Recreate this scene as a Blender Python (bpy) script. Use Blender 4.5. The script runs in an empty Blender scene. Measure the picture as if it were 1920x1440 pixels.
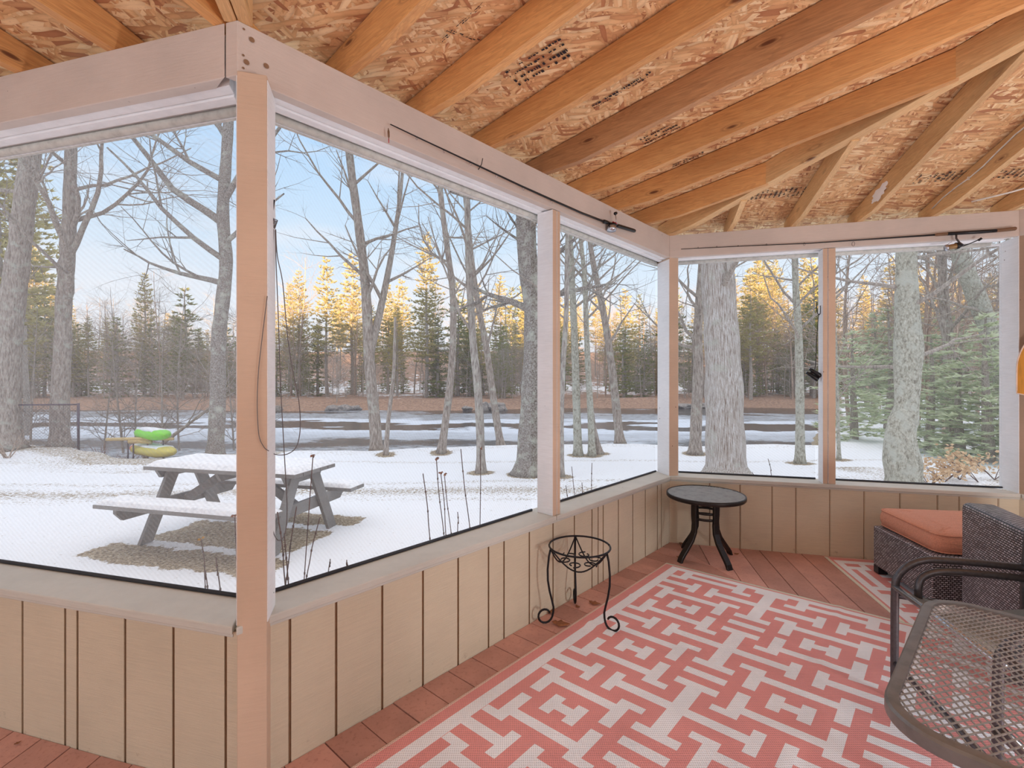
import bpy, bmesh, math, random
from mathutils import Vector, Matrix, noise
sc = bpy.context.scene
COL = sc.collection
# ------------------------------------------------------------------ camera, sky, sun, exposure
F = 890.0; CY = 708.0; HC = 1.35            # focal length in px, horizon row, eye height
cam_d = bpy.data.cameras.new('camera'); cam = bpy.data.objects.new('camera', cam_d); COL.objects.link(cam)
cam_d.lens = F / 1920 * 36; cam_d.sensor_width = 36; cam_d.shift_y = -12 / 1920; cam_d.clip_end = 600; cam_d.clip_start = .02
cam.location = (0, 0, HC); cam.rotation_euler = (math.radians(90), 0, 0); sc.camera = cam
sc.view_settings.view_transform = 'Standard'; sc.view_settings.look = 'None'
sc.view_settings.gamma = 1; sc.view_settings.use_curve_mapping = False
sc.view_settings.exposure = 0.46
sc.cycles.max_bounces = 10; sc.cycles.transparent_max_bounces = 16; sc.cycles.diffuse_bounces = 5
sc.cycles.glossy_bounces = 3; sc.cycles.sample_clamp_indirect = 6

wd = bpy.data.worlds.new('sky'); sc.world = wd; wd.use_nodes = True
nt = wd.node_tree; nt.nodes.clear()
def wn(t, **k):
    n = nt.nodes.new(t)
    for a, b in k.items(): setattr(n, a, b)
    return n
tc = wn('ShaderNodeTexCoord'); sep = wn('ShaderNodeSeparateXYZ'); nt.links.new(tc.outputs['Generated'], sep.inputs[0])
rmp = wn('ShaderNodeValToRGB'); nt.links.new(sep.outputs['Z'], rmp.inputs[0])
e = rmp.color_ramp.elements
e[0].position = 0.0; e[0].color = (.90, .91, .95, 1); e[1].position = 1.0; e[1].color = (1.9, 1.85, 1.85, 1)
for p, c in ((.12, (.82, .89, .97)), (.25, (.64, .80, .96)), (.48, (.40, .65, .95)), (.68, (.95, .98, 1.05))):
    q = rmp.color_ramp.elements.new(p); q.color = (*c, 1)
mp = wn('ShaderNodeMapping'); mp.inputs['Scale'].default_value = (2, 2, 9); nt.links.new(tc.outputs['Generated'], mp.inputs[0])
nz = wn('ShaderNodeTexNoise'); nz.inputs['Scale'].default_value = 1.6; nz.inputs['Detail'].default_value = 5; nt.links.new(mp.outputs[0], nz.inputs[0])
cr = wn('ShaderNodeValToRGB'); cr.color_ramp.elements[0].position = .48; cr.color_ramp.elements[1].position = .75
cr.color_ramp.elements[0].color = (0, 0, 0, 1); cr.color_ramp.elements[1].color = (.55, .55, .55, 1); nt.links.new(nz.outputs[0], cr.inputs[0])
mx = wn('ShaderNodeMixRGB'); nt.links.new(cr.outputs[0], mx.inputs[0]); nt.links.new(rmp.outputs[0], mx.inputs[1]); mx.inputs[2].default_value = (.92, .90, .92, 1)
bg = wn('ShaderNodeBackground'); bg.inputs['Strength'].default_value = 0.80; nt.links.new(mx.outputs[0], bg.inputs[0])
out = wn('ShaderNodeOutputWorld'); nt.links.new(bg.outputs[0], out.inputs[0])

sun_d = bpy.data.lights.new('sun', 'SUN'); sun = bpy.data.objects.new('sun', sun_d); COL.objects.link(sun)
sun_d.energy = 12.0; sun_d.angle = math.radians(.6); sun_d.color = (1, .62, .27)
SUN_E = math.radians(6); sdir = Vector((-.12, 1, 0)).normalized() * math.cos(SUN_E) + Vector((0, 0, -math.sin(SUN_E)))
sun.rotation_euler = sdir.to_track_quat('-Z', 'Y').to_euler()

FILL_LAMP = 24          # watts of each fill lantern added behind the camera

# ------------------------------------------------------------------ materials
MATS = {}
def nodes(name):
    m = bpy.data.materials.new(name); m.use_nodes = True; MATS[name] = m
    t = m.node_tree; b = t.nodes['Principled BSDF']
    return m, t, b
def N(t, ty, ins=None, **k):
    n = t.nodes.new(ty)
    for a, b in k.items(): setattr(n, a, b)
    for a, b in (ins or {}).items():
        if isinstance(b, bpy.types.NodeSocket): t.links.new(b, n.inputs[a])
        else: n.inputs[a].default_value = b
    return n
def ramp(t, fac, stops, interp='LINEAR'):
    r = t.nodes.new('ShaderNodeValToRGB'); t.links.new(fac, r.inputs[0]); r.color_ramp.interpolation = interp
    el = r.color_ramp.elements
    while len(el) > 1: el.remove(el[-1])
    el[0].position = stops[0][0]; el[0].color = (*stops[0][1], 1)
    for p, c in stops[1:]:
        q = el.new(p); q.color = (*c, 1)
    return r.outputs[0]
def s2l(c): return tuple(((v / 255) / 12.92 if v / 255 < .04045 else ((v / 255 + .055) / 1.055) ** 2.4) for v in c)
def mix(t, f, a, b, blend='MIX'):
    m = N(t, 'ShaderNodeMixRGB', {0: f, 1: a if isinstance(a, bpy.types.NodeSocket) else (*a, 1), 2: b if isinstance(b, bpy.types.NodeSocket) else (*b, 1)}, blend_type=blend)
    return m.outputs[0]
def bump(t, b, h, s, d=.01):
    n = N(t, 'ShaderNodeBump', {'Height': h, 'Strength': s, 'Distance': d}); t.links.new(n.outputs[0], b.inputs['Normal'])
def coords(t, scale=(1, 1, 1), rot=(0, 0, 0)):
    c = t.nodes.new('ShaderNodeTexCoord'); m = N(t, 'ShaderNodeMapping', {0: c.outputs['Object'], 'Scale': scale, 'Rotation': rot})
    return m.outputs[0]
def tex(t, vec, scale, detail=4, rough=.55, ty='ShaderNodeTexNoise'):
    return N(t, ty, {'Vector': vec, 'Scale': scale, 'Detail': detail, 'Roughness': rough}).outputs[0]

def simple(name, col, rough=.6, metal=0, var=.12, scale=30, spec=.4, bmp=0.0, stretch=(1, 1, 1)):
    m, t, b = nodes(name); v = coords(t, stretch); n = tex(t, v, scale)
    c = s2l(col); d = tuple(x * (1 - var * 2) for x in c); l = tuple(min(1, x * (1 + var)) for x in c)
    t.links.new(ramp(t, n, [(.25, d), (.5, c), (.75, l)]), b.inputs['Base Color'])
    b.inputs['Roughness'].default_value = rough; b.inputs['Metallic'].default_value = metal; b.inputs['Specular IOR Level'].default_value = spec
    if bmp: bump(t, b, n, bmp)
    return m

def painted(name, col, rough=.55, specks=True, streak=(3, 3, 40), dirt=.15):
    m, t, b = nodes(name); v = coords(t); c = s2l(col)
    n1 = tex(t, v, 3.0); base = ramp(t, n1, [(.3, tuple(x * .90 for x in c)), (.7, tuple(min(1, x * 1.05) for x in c))])
    n2 = tex(t, coords(t, streak), 4, 6, .7)
    base = mix(t, dirt, base, ramp(t, n2, [(.35, tuple(x * .7 for x in c)), (.6, c)]))
    if specks:
        vo = N(t, 'ShaderNodeTexVoronoi', {'Vector': v, 'Scale': 17.0}); sp = ramp(t, vo.outputs['Distance'], [(0, (1, 1, 1)), (.055, (1, 1, 1)), (.075, (0, 0, 0))])
        n3 = tex(t, v, 2.1); g = ramp(t, n3, [(.54, (0, 0, 0)), (.58, (1, 1, 1))])
        base = mix(t, mix(t, 1.0, sp, g, 'MULTIPLY'), base, s2l((85, 45, 28)))
    t.links.new(base, b.inputs['Base Color']); b.inputs['Roughness'].default_value = rough; b.inputs['Specular IOR Level'].default_value = .35
    bump(t, b, n2, .25, .004); return m
painted('beam_paint', (208, 194, 184)); painted('post_paint', (208, 180, 156)); painted('white_paint', (243, 244, 246), dirt=.25)
painted('sill_paint', (204, 200, 190), dirt=.2)

def siding_mat():
    m, t, b = nodes('siding'); v = coords(t, (1, 1, 1)); c = s2l((211, 196, 171))
    n = tex(t, coords(t, (4, 4, 130)), 2.2, 5, .7); n0 = tex(t, v, 2.2)
    base = ramp(t, n0, [(.3, tuple(x * .86 for x in c)), (.7, tuple(x * 1.06 for x in c))])
    base = mix(t, .35, base, ramp(t, n, [(.3, tuple(x * .72 for x in c)), (.65, tuple(x * 1.03 for x in c))]))
    z = N(t, 'ShaderNodeSeparateXYZ', {0: coords(t)}).outputs[2]
    n4 = tex(t, v, 14, 6, .75); add = N(t, 'ShaderNodeMath', {0: n4, 1: z}, operation='SUBTRACT').outputs[0]
    base = mix(t, ramp(t, add, [(.56, (0, 0, 0)), (.70, (.55, .55, .55))]), base, s2l((112, 78, 55)))   # splash dirt by the floor
    t.links.new(base, b.inputs['Base Color']); b.inputs['Roughness'].default_value = .7; bump(t, b, n, .5, .004)
siding_mat()
simple('groove', (140, 108, 82), .9)

def deck_mat():
    m, t, b = nodes('deck'); c = s2l((204, 152, 138)); v = coords(t)
    a = N(t, 'ShaderNodeAttribute', attribute_name='tone').outputs['Fac']
    n = tex(t, v, 5, 5); n2 = tex(t, v, 60, 3, .6)
    base = ramp(t, n, [(.3, tuple(x * .8 for x in c)), (.7, tuple(x * 1.1 for x in c))])
    base = mix(t, ramp(t, n2, [(.55, (0, 0, 0)), (.75, (.5, .5, .5))]), base, s2l((140, 88, 74)))
    base = mix(t, 1.0, base, ramp(t, a, [(0, (.78, .76, .74)), (1, (1.08, 1.08, 1.08))]), 'MULTIPLY')
    vo = N(t, 'ShaderNodeTexVoronoi', {'Vector': coords(t, (1, 1, 1)), 'Scale': 9.0}, feature='DISTANCE_TO_EDGE')
    t.links.new(base, b.inputs['Base Color']); b.inputs['Roughness'].default_value = .5; bump(t, b, n2, .3, .004)
deck_mat()

def wood_mat(name, col, dark, knot=True):
    # local x runs along the board
    m, t, b = nodes(name)
    rnd = N(t, 'ShaderNodeObjectInfo').outputs['Random']
    off = N(t, 'ShaderNodeMath', {0: rnd, 1: 37.0}, operation='MULTIPLY').outputs[0]
    comb = N(t, 'ShaderNodeCombineXYZ', {0: off, 1: off, 2: off}).outputs[0]
    base_v = N(t, 'ShaderNodeTexCoord').outputs['Object']
    v0 = N(t, 'ShaderNodeVectorMath', {0: base_v, 1: comb}, operation='ADD').outputs[0]
    v = N(t, 'ShaderNodeMapping', {0: v0, 'Scale': (.8, 9, 9)}).outputs[0]
    n = tex(t, v, 2.2, 3, .5)
    vd = N(t, 'ShaderNodeMapping', {0: v0, 'Scale': (2.2, 26, 26)}).outputs[0]; n2 = tex(t, vd, 4, 6, .65)
    w = N(t, 'ShaderNodeMath', {0: N(t, 'ShaderNodeMath', {0: n, 1: 16.0}, operation='MULTIPLY').outputs[0], 1: 1.0}, operation='FRACT').outputs[0]
    c = s2l(col); d = s2l(dark)
    base = ramp(t, w, [(0, tuple(x * .86 for x in c)), (.5, c), (.92, tuple(min(1, x * 1.05) for x in c)), (1, tuple(x * .86 for x in c))])
    base = mix(t, ramp(t, n2, [(.4, (0, 0, 0)), (.75, (.6, .6, .6))]), base, d)
    n3 = tex(t, N(t, 'ShaderNodeMapping', {0: v0, 'Scale': (.5, 1.5, 1.5)}).outputs[0], 1.5, 2)
    base = mix(t, .8, base, ramp(t, n3, [(.35, (.72, .66, .60)), (.65, (1.1, 1.08, 1.05))]), 'MULTIPLY')
    if knot:
        vk = N(t, 'ShaderNodeMapping', {0: v0, 'Scale': (2.6, 9, 9)}).outputs[0]
        vo = N(t, 'ShaderNodeTexVoronoi', {'Vector': vk, 'Scale': 1.0}).outputs['Distance']
        base = mix(t, ramp(t, vo, [(0, (1, 1, 1)), (.06, (.9, .9, .9)), (.11, (0, 0, 0)), (.13, (.35, .35, .35)), (.18, (0, 0, 0))]), base, s2l((98, 52, 28)))
    t.links.new(base, b.inputs['Base Color']); b.inputs['Roughness'].default_value = .55; bump(t, b, n2, .2, .003)
wood_mat('rafter_wood', (222, 168, 108), (176, 112, 62))
wood_mat('rafter_pale', (228, 190, 138), (190, 138, 90))
wood_mat('rafter_brown', (190, 142, 98), (128, 88, 58))
wood_mat('weathered_wood', (150, 148, 146), (98, 94, 92), False)

def osb_mat():
    m, t, b = nodes('osb'); base_v = coords(t)
    wob = N(t, 'ShaderNodeTexNoise', {'Vector': base_v, 'Scale': 2.5, 'Detail': 2.0}).outputs['Color']
    v00 = mix(t, .12, base_v, wob, 'ADD')
    cols = [(0, s2l((184, 128, 90))), (.06, s2l((214, 164, 118))), (.26, s2l((228, 182, 132))), (.5, s2l((238, 200, 150))), (.75, s2l((248, 220, 176))), (.97, s2l((196, 138, 96)))]
    base = None; hgt = None
    for i, (ang, sx, sy) in enumerate(((.3, 12, 58), (1.3, 13, 52), (2.2, 12, 62), (2.9, 11, 50), (.85, 14, 60), (1.9, 12, 66), (.05, 12, 54))):
        rv = N(t, 'ShaderNodeMapping', {0: v00, 'Rotation': (0, 0, ang), 'Location': (i * 3.1, i * 1.7, 0)}).outputs[0]
        sv = N(t, 'ShaderNodeMapping', {0: rv, 'Scale': (sx, sy, .01)}).outputs[0]
        vo = N(t, 'ShaderNodeTexVoronoi', {'Vector': sv, 'Scale': 1.0, 'Randomness': 1.0})
        sepc = N(t, 'ShaderNodeSeparateColor', {0: vo.outputs['Color']})
        edge = ramp(t, vo.outputs['Distance'], [(.35, (1, 1, 1)), (.8, (.78, .74, .7))])
        col = mix(t, 1.0, ramp(t, sepc.outputs[0], cols, 'CONSTANT'), edge, 'MULTIPLY')
        if base is None: base = col
        else:
            mask = ramp(t, sepc.outputs[1], [(0, (0, 0, 0)), (.58, (1, 1, 1))], 'CONSTANT'); base = mix(t, mask, base, col)
    fine = tex(t, N(t, 'ShaderNodeMapping', {0: v00, 'Scale': (30, 90, 1)}).outputs[0], 1.5, 4, .7)
    base = mix(t, ramp(t, fine, [(.55, (0, 0, 0)), (.8, (.4, .4, .4))]), base, s2l((120, 74, 48)))
    t.links.new(base, b.inputs['Base Color']); b.inputs['Roughness'].default_value = .7
    bump(t, b, N(t, 'ShaderNodeRGBToBW', {0: base}).outputs[0], .35, .006)
osb_mat()
simple('print_ink', (38, 36, 44), .8)

def rug_mat(name, col):
    m, t, b = nodes(name); c = s2l(col); v = coords(t)
    w1 = N(t, 'ShaderNodeTexWave', {'Vector': v, 'Scale': 42.0, 'Distortion': .6, 'Detail': 1.0}, bands_direction='X').outputs['Color']
    w2 = N(t, 'ShaderNodeTexWave', {'Vector': v, 'Scale': 30.0, 'Distortion': .4}, bands_direction='Y').outputs['Color']
    w = mix(t, .5, w1, w2); wf = N(t, 'ShaderNodeRGBToBW', {0: w}).outputs[0]; n = tex(t, v, 4)
    base = ramp(t, wf, [(.1, tuple(x * .72 for x in c)), (.45, c), (.9, tuple(min(1, x * 1.08) for x in c))])
    base = mix(t, 1.0, base, ramp(t, n, [(.3, (.9, .9, .9)), (.7, (1.05, 1.05, 1.05))]), 'MULTIPLY')
    t.links.new(base, b.inputs['Base Color']); b.inputs['Roughness'].default_value = .6; bump(t, b, wf, .4, .004)
rug_mat('rug_coral', (228, 151, 146)); rug_mat('rug_white', (242, 242, 246)); rug_mat('rug_trim', (228, 222, 204))

simple('iron', (34, 32, 36), .42, .6, spec=.5, bmp=.1, scale=120)
simple('dark_metal', (52, 46, 44), .38, .7, bmp=.08, scale=90)
simple('gunmetal', (92, 90, 94), .34, .6, bmp=.05, scale=90)
simple('mesh_metal', (156, 158, 157), .5, .05); simple('rim_metal', (128, 126, 124), .4, .35)
simple('black_plastic', (22, 22, 26), .35); simple('silver', (190, 192, 200), .25, .9); simple('red_anodised', (190, 20, 40), .3, .5)
simple('cork', (122, 92, 70), .8, scale=200); simple('gold_line', (150, 122, 84), .4, .4); simple('cord_grey', (110, 104, 104), .7); simple('cord_blue', (30, 50, 100), .6)
simple('rubber_spline', (54, 56, 62), .6); simple('white_plastic', (225, 222, 215), .4); simple('grey_ribbed', (205, 205, 198), .7)
simple('sling_fabric', (140, 138, 130), .8, scale=300); simple('leaf_brown', (150, 96, 62), .8, scale=60, var=.3); simple('leaf_yellow', (214, 160, 60), .7)
simple('paddle_wood', (196, 134, 40), .35, scale=12, var=.2, stretch=(8, 8, 1)); simple('paddle_edge', (228, 200, 180), .5)

def cushion_mat():
    m, t, b = nodes('cushion_fabric'); v = coords(t); c = s2l((214, 148, 120))
    n = tex(t, v, 220, 2); base = ramp(t, n, [(.3, tuple(x * .82 for x in c)), (.7, tuple(x * 1.1 for x in c))])
    t.links.new(base, b.inputs['Base Color']); b.inputs['Roughness'].default_value = .85
    w = tex(t, coords(t, (1.5, 16, 16)), 3, 3); bump(t, b, w, .35, .02)
cushion_mat()
def wicker_mat(name, a_, b_):
    m, t, b = nodes(name)
    uv = N(t, 'ShaderNodeTexCoord').outputs['UV']
    br = N(t, 'ShaderNodeTexBrick', {'Vector': uv, 'Color1': (*s2l(a_), 1), 'Color2': (*s2l(b_), 1), 'Mortar': (*s2l((24, 18, 22)), 1), 'Scale': 1.0, 'Mortar Size': .0030, 'Mortar Smooth': .4, 'Brick Width': .021, 'Row Height': .0112})
    t.links.new(br.outputs['Color'], b.inputs['Base Color']); b.inputs['Roughness'].default_value = .34
    h = N(t, 'ShaderNodeMath', {0: 1.0, 1: br.outputs['Fac']}, operation='SUBTRACT').outputs[0]; bump(t, b, h, .8, .006)
wicker_mat('wicker', (208, 203, 210), (138, 128, 134))

def screen_mat(name, op, col):
    m, t, b = nodes(name); t.nodes.remove(b)
    o = t.nodes['Material Output']
    tr = N(t, 'ShaderNodeBsdfTransparent'); df = N(t, 'ShaderNodeBsdfDiffuse', {0: (*s2l(col), 1)}); tl = N(t, 'ShaderNodeBsdfTranslucent', {0: (*s2l(col), 1)})
    ad = N(t, 'ShaderNodeMixShader', {0: .6}); t.links.new(df.outputs[0], ad.inputs[1]); t.links.new(tl.outputs[0], ad.inputs[2])
    # the woven mesh and the sag that bands it: coordinates on the screen itself
    v = coords(t, (1, 1, 1)); wv = N(t, 'ShaderNodeTexWave', {'Vector': v, 'Scale': 28.0, 'Distortion': 2.2, 'Detail': 1.0, 'Detail Scale': .3}, bands_direction='DIAGONAL').outputs['Fac']
    fac = N(t, 'ShaderNodeMapRange', {0: wv, 3: op * .8, 4: op * 1.2}).outputs[0]
    mxs = N(t, 'ShaderNodeMixShader', {0: fac}); t.links.new(tr.outputs[0], mxs.inputs[1]); t.links.new(ad.outputs[0], mxs.inputs[2])
    t.links.new(mxs.outputs[0], o.inputs[0])
screen_mat('screen_dense', .20, (235, 235, 238)); screen_mat('screen_light', .11, (215, 216, 222))

def snow_mat():
    m, t, b = nodes('snow'); v = coords(t)
    a = N(t, 'ShaderNodeAttribute', attribute_name='bare').outputs['Fac']
    n = tex(t, v, 26, 8, .75); n2 = tex(t, v, 38, 6, .8)
    s = N(t, 'ShaderNodeMath', {0: a, 1: N(t, 'ShaderNodeMath', {0: n, 1: 1.5}, operation='MULTIPLY').outputs[0]}, operation='ADD').outputs[0]
    grass = ramp(t, n2, [(.38, s2l((84, 68, 52))), (.5, s2l((160, 142, 116))), (.62, s2l((214, 202, 180)))])
    base = mix(t, ramp(t, s, [(.92 / 1, (0, 0, 0)), (.99, (1, 1, 1))]), s2l((244, 246, 251)), grass)
    t.links.new(base, b.inputs['Base Color']); b.inputs['Roughness'].default_value = .8; b.inputs['Specular IOR Level'].default_value = .2
    bump(t, b, n, .4, .02)
snow_mat()
def bank_mat():
    m, t, b = nodes('bank'); v = coords(t); n = tex(t, v, .9, 8, .75)
    z = N(t, 'ShaderNodeSeparateXYZ', {0: v}).outputs[2]
    zz = ramp(t, N(t, 'ShaderNodeMapRange', {0: z, 1: -1.5, 2: 4.5}).outputs[0], [(0, (0, 0, 0)), (.12, (.1, .1, .1)), (.2, (.36, .36, .36)), (.4, (.22, .22, .22)), (.8, (.16, .16, .16))])
    s = N(t, 'ShaderNodeMath', {0: n, 1: zz}, operation='ADD').outputs[0]
    base = mix(t, ramp(t, s, [(.76, (0, 0, 0)), (.82, (1, 1, 1))]), ramp(t, tex(t, v, 5, 6, .7), [(.3, s2l((118, 92, 76))), (.7, s2l((186, 150, 126)))]), s2l((236, 239, 246)))
    t.links.new(base, b.inputs['Base Color']); b.inputs['Roughness'].default_value = .9
bank_mat()
def water_mat():
    m, t, b = nodes('water')
    # bands of floating ice and foam along the current, pale sky sheen painted in
    c = N(t, 'ShaderNodeSeparateXYZ', {0: coords(t)}); Mt = lambda op, a, b: N(t, 'ShaderNodeMath', {0: a, 1: b}, operation=op).outputs[0]
    wob = tex(t, coords(t, (.06, .12, 1)), 2.0, 6, .65); fine = tex(t, coords(t, (.9, 2.4, 1)), 2.2, 8, .8)
    g = Mt('ADD', Mt('DIVIDE', 2536.0, c.outputs[1]), Mt('ADD', Mt('MULTIPLY', Mt('SUBTRACT', wob, .5), 46.0), Mt('MULTIPLY', c.outputs[0], -.12)))
    g = N(t, 'ShaderNodeMapRange', {0: g, 1: 47.0, 2: 147.0}).outputs[0]
    L_ = [(.05, 0), (.17, .12), (.22, .5), (.30, .5), (.34, 1), (.38, 1), (.40, .12), (.50, .05), (.52, 1), (.60, .72), (.68, .62), (.74, .25), (.80, .12), (.9, .45)]
    f0 = ramp(t, g, [(p, (q, q, q)) for p, q in L_]); s = Mt('ADD', f0, Mt('MULTIPLY', Mt('SUBTRACT', fine, .5), 1.5))
    f = ramp(t, s, [(.25, (0, 0, 0)), (.6, (.6, .6, .6)), (1.0, (.95, .95, .95))])
    base = mix(t, f, s2l((58, 50, 46)), s2l((214, 222, 234)))
    t.links.new(base, b.inputs['Base Color']); b.inputs['Roughness'].default_value = .16
    r = N(t, 'ShaderNodeMapRange', {0: f, 3: .12, 4: .7}).outputs[0]; t.links.new(r, b.inputs['Roughness'])
    bump(t, b, tex(t, coords(t, (.9, 5, 1)), 2.5, 4, .6), .25, .12)
water_mat()

def bark_mat(name, dark, mid, light, lich=.3, vs=(14, 14, 3)):
    m, t, b = nodes(name); v = coords(t, vs)
    n = tex(t, v, 2.2, 6, .7); n2 = tex(t, coords(t), 5, 5, .6)
    base = ramp(t, n, [(.35, s2l(dark)), (.5, s2l(mid)), (.68, s2l(light))])
    base = mix(t, ramp(t, n2, [(.62 - lich * .2, (0, 0, 0)), (.68, (lich * 2, lich * 2, lich * 2))]), base, s2l((205, 206, 192)))
    t.links.new(base, b.inputs['Base Color']); b.inputs['Roughness'].default_value = .9; bump(t, b, n, .8, .03)
bark_mat('bark_grey', (124, 110, 98), (174, 160, 148), (212, 200, 188), .35)
bark_mat('bark_pale', (132, 118, 108), (180, 170, 160), (218, 212, 200), .45)
bark_mat('bark_snowy', (128, 104, 86), (205, 194, 184), (248, 248, 248), .3, (34, 34, 2.2))
bark_mat('bark_flaky', (104, 92, 84), (160, 150, 140), (206, 202, 196), .5, (20, 20, 16))
bark_mat('bark_mossy', (132, 126, 110), (190, 186, 168), (226, 226, 212), .6, (14, 14, 8))
bark_mat('twig_grey', (138, 126, 116), (180, 168, 156), (212, 202, 190), .1)
bark_mat('twig_warm', (150, 126, 110), (192, 166, 146), (220, 200, 182), .1)
def needle_mat(name, a_, b_, tr=.3):
    m, t, b = nodes(name); rnd = N(t, 'ShaderNodeObjectInfo').outputs['Random']; n = tex(t, coords(t), 1.6, 4)
    s = N(t, 'ShaderNodeMath', {0: N(t, 'ShaderNodeMath', {0: rnd, 1: .4}, operation='MULTIPLY').outputs[0], 1: n}, operation='ADD').outputs[0]
    t.links.new(ramp(t, s, [(.4, s2l(a_)), (.95, s2l(b_))]), b.inputs['Base Color']); b.inputs['Roughness'].default_value = .8
    b.inputs['Specular IOR Level'].default_value = .15
    b.inputs['Roughness'].default_value = .9
    tl = N(t, 'ShaderNodeBsdfTranslucent', {0: (*s2l(b_), 1)}); ms = N(t, 'ShaderNodeMixShader', {0: .35}); t.links.new(b.outputs[0], ms.inputs[1]); t.links.new(tl.outputs[0], ms.inputs[2]); t.links.new(ms.outputs[0], t.nodes['Material Output'].inputs[0])
needle_mat('needles', (156, 154, 108), (214, 202, 142)); needle_mat('needles_dark', (122, 134, 88), (168, 172, 110)); needle_mat('needles_hemlock', (172, 186, 152), (222, 228, 198))
simple('kayak_green', (130, 224, 50), .4, var=.05); simple('kayak_yellow', (212, 198, 100), .5, var=.08); simple('kayak_orange', (226, 100, 60), .5); simple('log', (214, 186, 130), .8)
simple('rock', (150, 142, 136), .9, scale=6, var=.3, bmp=.5); simple('brush_red', (138, 104, 92), .9); simple('stem_brown', (98, 70, 58), .8, var=.25)
simple('fence_metal', (96, 84, 96), .5, .5); simple('dry_leaf', (222, 190, 150), .8, scale=60)
simple('house_siding', (196, 176, 156), .8); simple('snow_cap', (244, 246, 251), .8)
def fill_lamp_glass():  # glow for the globes of the added fill lanterns
    m, t, b = nodes('fill_lamp_glass'); b.inputs['Emission Color'].default_value = (1, .85, .65, 1); b.inputs['Emission Strength'].default_value = 6
fill_lamp_glass()
M = MATS

# ------------------------------------------------------------------ mesh helpers
class MB:
    def __init__(s): s.v = []; s.f = []; s.m = []; s.uv = None
    def quad(s, pts, m=0):
        b = len(s.v); s.v += [tuple(p) for p in pts]; s.f.append(tuple(range(b, b + len(pts)))); s.m.append(m)
    def hexa(s, P, m=0, ms=None):
        # P: 8 corners, bottom 4 (ccw seen from above) then top 4
        b = len(s.v); s.v += [tuple(p) for p in P]
        fs = [(3, 2, 1, 0), (4, 5, 6, 7), (0, 1, 5, 4), (1, 2, 6, 5), (2, 3, 7, 6), (3, 0, 4, 7)]
        for i, f in enumerate(fs): s.f.append(tuple(b + k for k in f)); s.m.append(ms[i] if ms else m)
    def box(s, x0, x1, y0, y1, z0, z1, T=None, m=0, ms=None):
        P = [(x0, y0, z0), (x1, y0, z0), (x1, y1, z0), (x0, y1, z0), (x0, y0, z1), (x1, y0, z1), (x1, y1, z1), (x0, y1, z1)]
        if T: P = [T(*p) for p in P]
        s.hexa(P, m, ms)
    def prism(s, poly, w, T, m=0):
        # poly: (a,b) outline, extruded over -w/2..w/2 in third coordinate; T(a, c, b)
        n = len(poly); b = len(s.v)
        s.v += [tuple(T(a, -w / 2, z)) for a, z in poly] + [tuple(T(a, w / 2, z)) for a, z in poly]
        s.f.append(tuple(range(b, b + n))); s.m.append(m); s.f.append(tuple(range(b + 2 * n - 1, b + n - 1, -1))); s.m.append(m)
        for i in range(n):
            j = (i + 1) % n; s.f.append((b + i, b + n + i, b + n + j, b + j)); s.m.append(m)
    def tube(s, path, rad, sides=8, m=0, caps=True, flat=None):
        path = [Vector(p) for p in path]; n = len(path)
        if not hasattr(rad, '__len__'): rad = [rad] * n
        b = len(s.v); up = None
        for i, p in enumerate(path):
            d = (path[min(i + 1, n - 1)] - path[max(i - 1, 0)])
            if d.length < 1e-9: d = Vector((0, 0, 1))
            d.normalize()
            if up is None:
                a = Vector((0, 0, 1)) if abs(d.z) < .9 else Vector((1, 0, 0)); up = d.cross(a).normalized()
            else:
                up = (up - d * up.dot(d))
                up = up.normalized() if up.length > 1e-6 else d.orthogonal().normalized()
            w = d.cross(up)
            for k in range(sides):
                t = 2 * math.pi * k / sides; c, q = math.cos(t), math.sin(t)
                if flat: q *= flat
                s.v.append(tuple(p + (up * c + w * q) * rad[i]))
        for i in range(n - 1):
            for k in range(sides):
                k2 = (k + 1) % sides
                s.f.append((b + i * sides + k, b + i * sides + k2, b + (i + 1) * sides + k2, b + (i + 1) * sides + k)); s.m.append(m)
        if caps:
            s.f.append(tuple(b + k for k in range(sides - 1, -1, -1))); s.m.append(m)
            s.f.append(tuple(b + (n - 1) * sides + k for k in range(sides))); s.m.append(m)
    def lathe(s, prof, c=(0, 0, 0), seg=32, m=0, axis='Z'):
        b = len(s.v); n = len(prof); c = Vector(c)
        for r, z in prof:
            for k in range(seg):
                t = 2 * math.pi * k / seg
                p = Vector((r * math.cos(t), r * math.sin(t), z)) if axis == 'Z' else (Vector((z, r * math.cos(t), r * math.sin(t))) if axis == 'X' else Vector((r * math.sin(t), z, r * math.cos(t))))
                s.v.append(tuple(c + p))
        for i in range(n - 1):
            for k in range(seg):
                k2 = (k + 1) % seg
                s.f.append((b + i * seg + k, b + i * seg + k2, b + (i + 1) * seg + k2, b + (i + 1) * seg + k)); s.m.append(m)
    def build(s, name, mats, parent=None, smooth=False, bevel=0, loc=None, sub=0, auto=False):
        me = bpy.data.meshes.new(name); me.from_pydata(s.v, [], s.f)
        if not isinstance(mats, (list, tuple)): mats = [mats]
        for x in mats: me.materials.append(M[x] if isinstance(x, str) else x)
        me.polygons.foreach_set('material_index', s.m)
        if smooth: me.polygons.foreach_set('use_smooth', [True] * len(s.f))
        me.update()
        o = bpy.data.objects.new(name, me); COL.objects.link(o)
        if loc is not None: o.location = loc
        if parent is not None: o.parent = parent
        if bevel:
            md = o.modifiers.new('bevel', 'BEVEL'); md.width = bevel; md.segments = 2; md.limit_method = 'ANGLE'; md.angle_limit = .7
        if sub:
            md = o.modifiers.new('sub', 'SUBSURF'); md.levels = sub; md.render_levels = sub
        if auto: smooth_by_angle(me)
        return o
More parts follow.
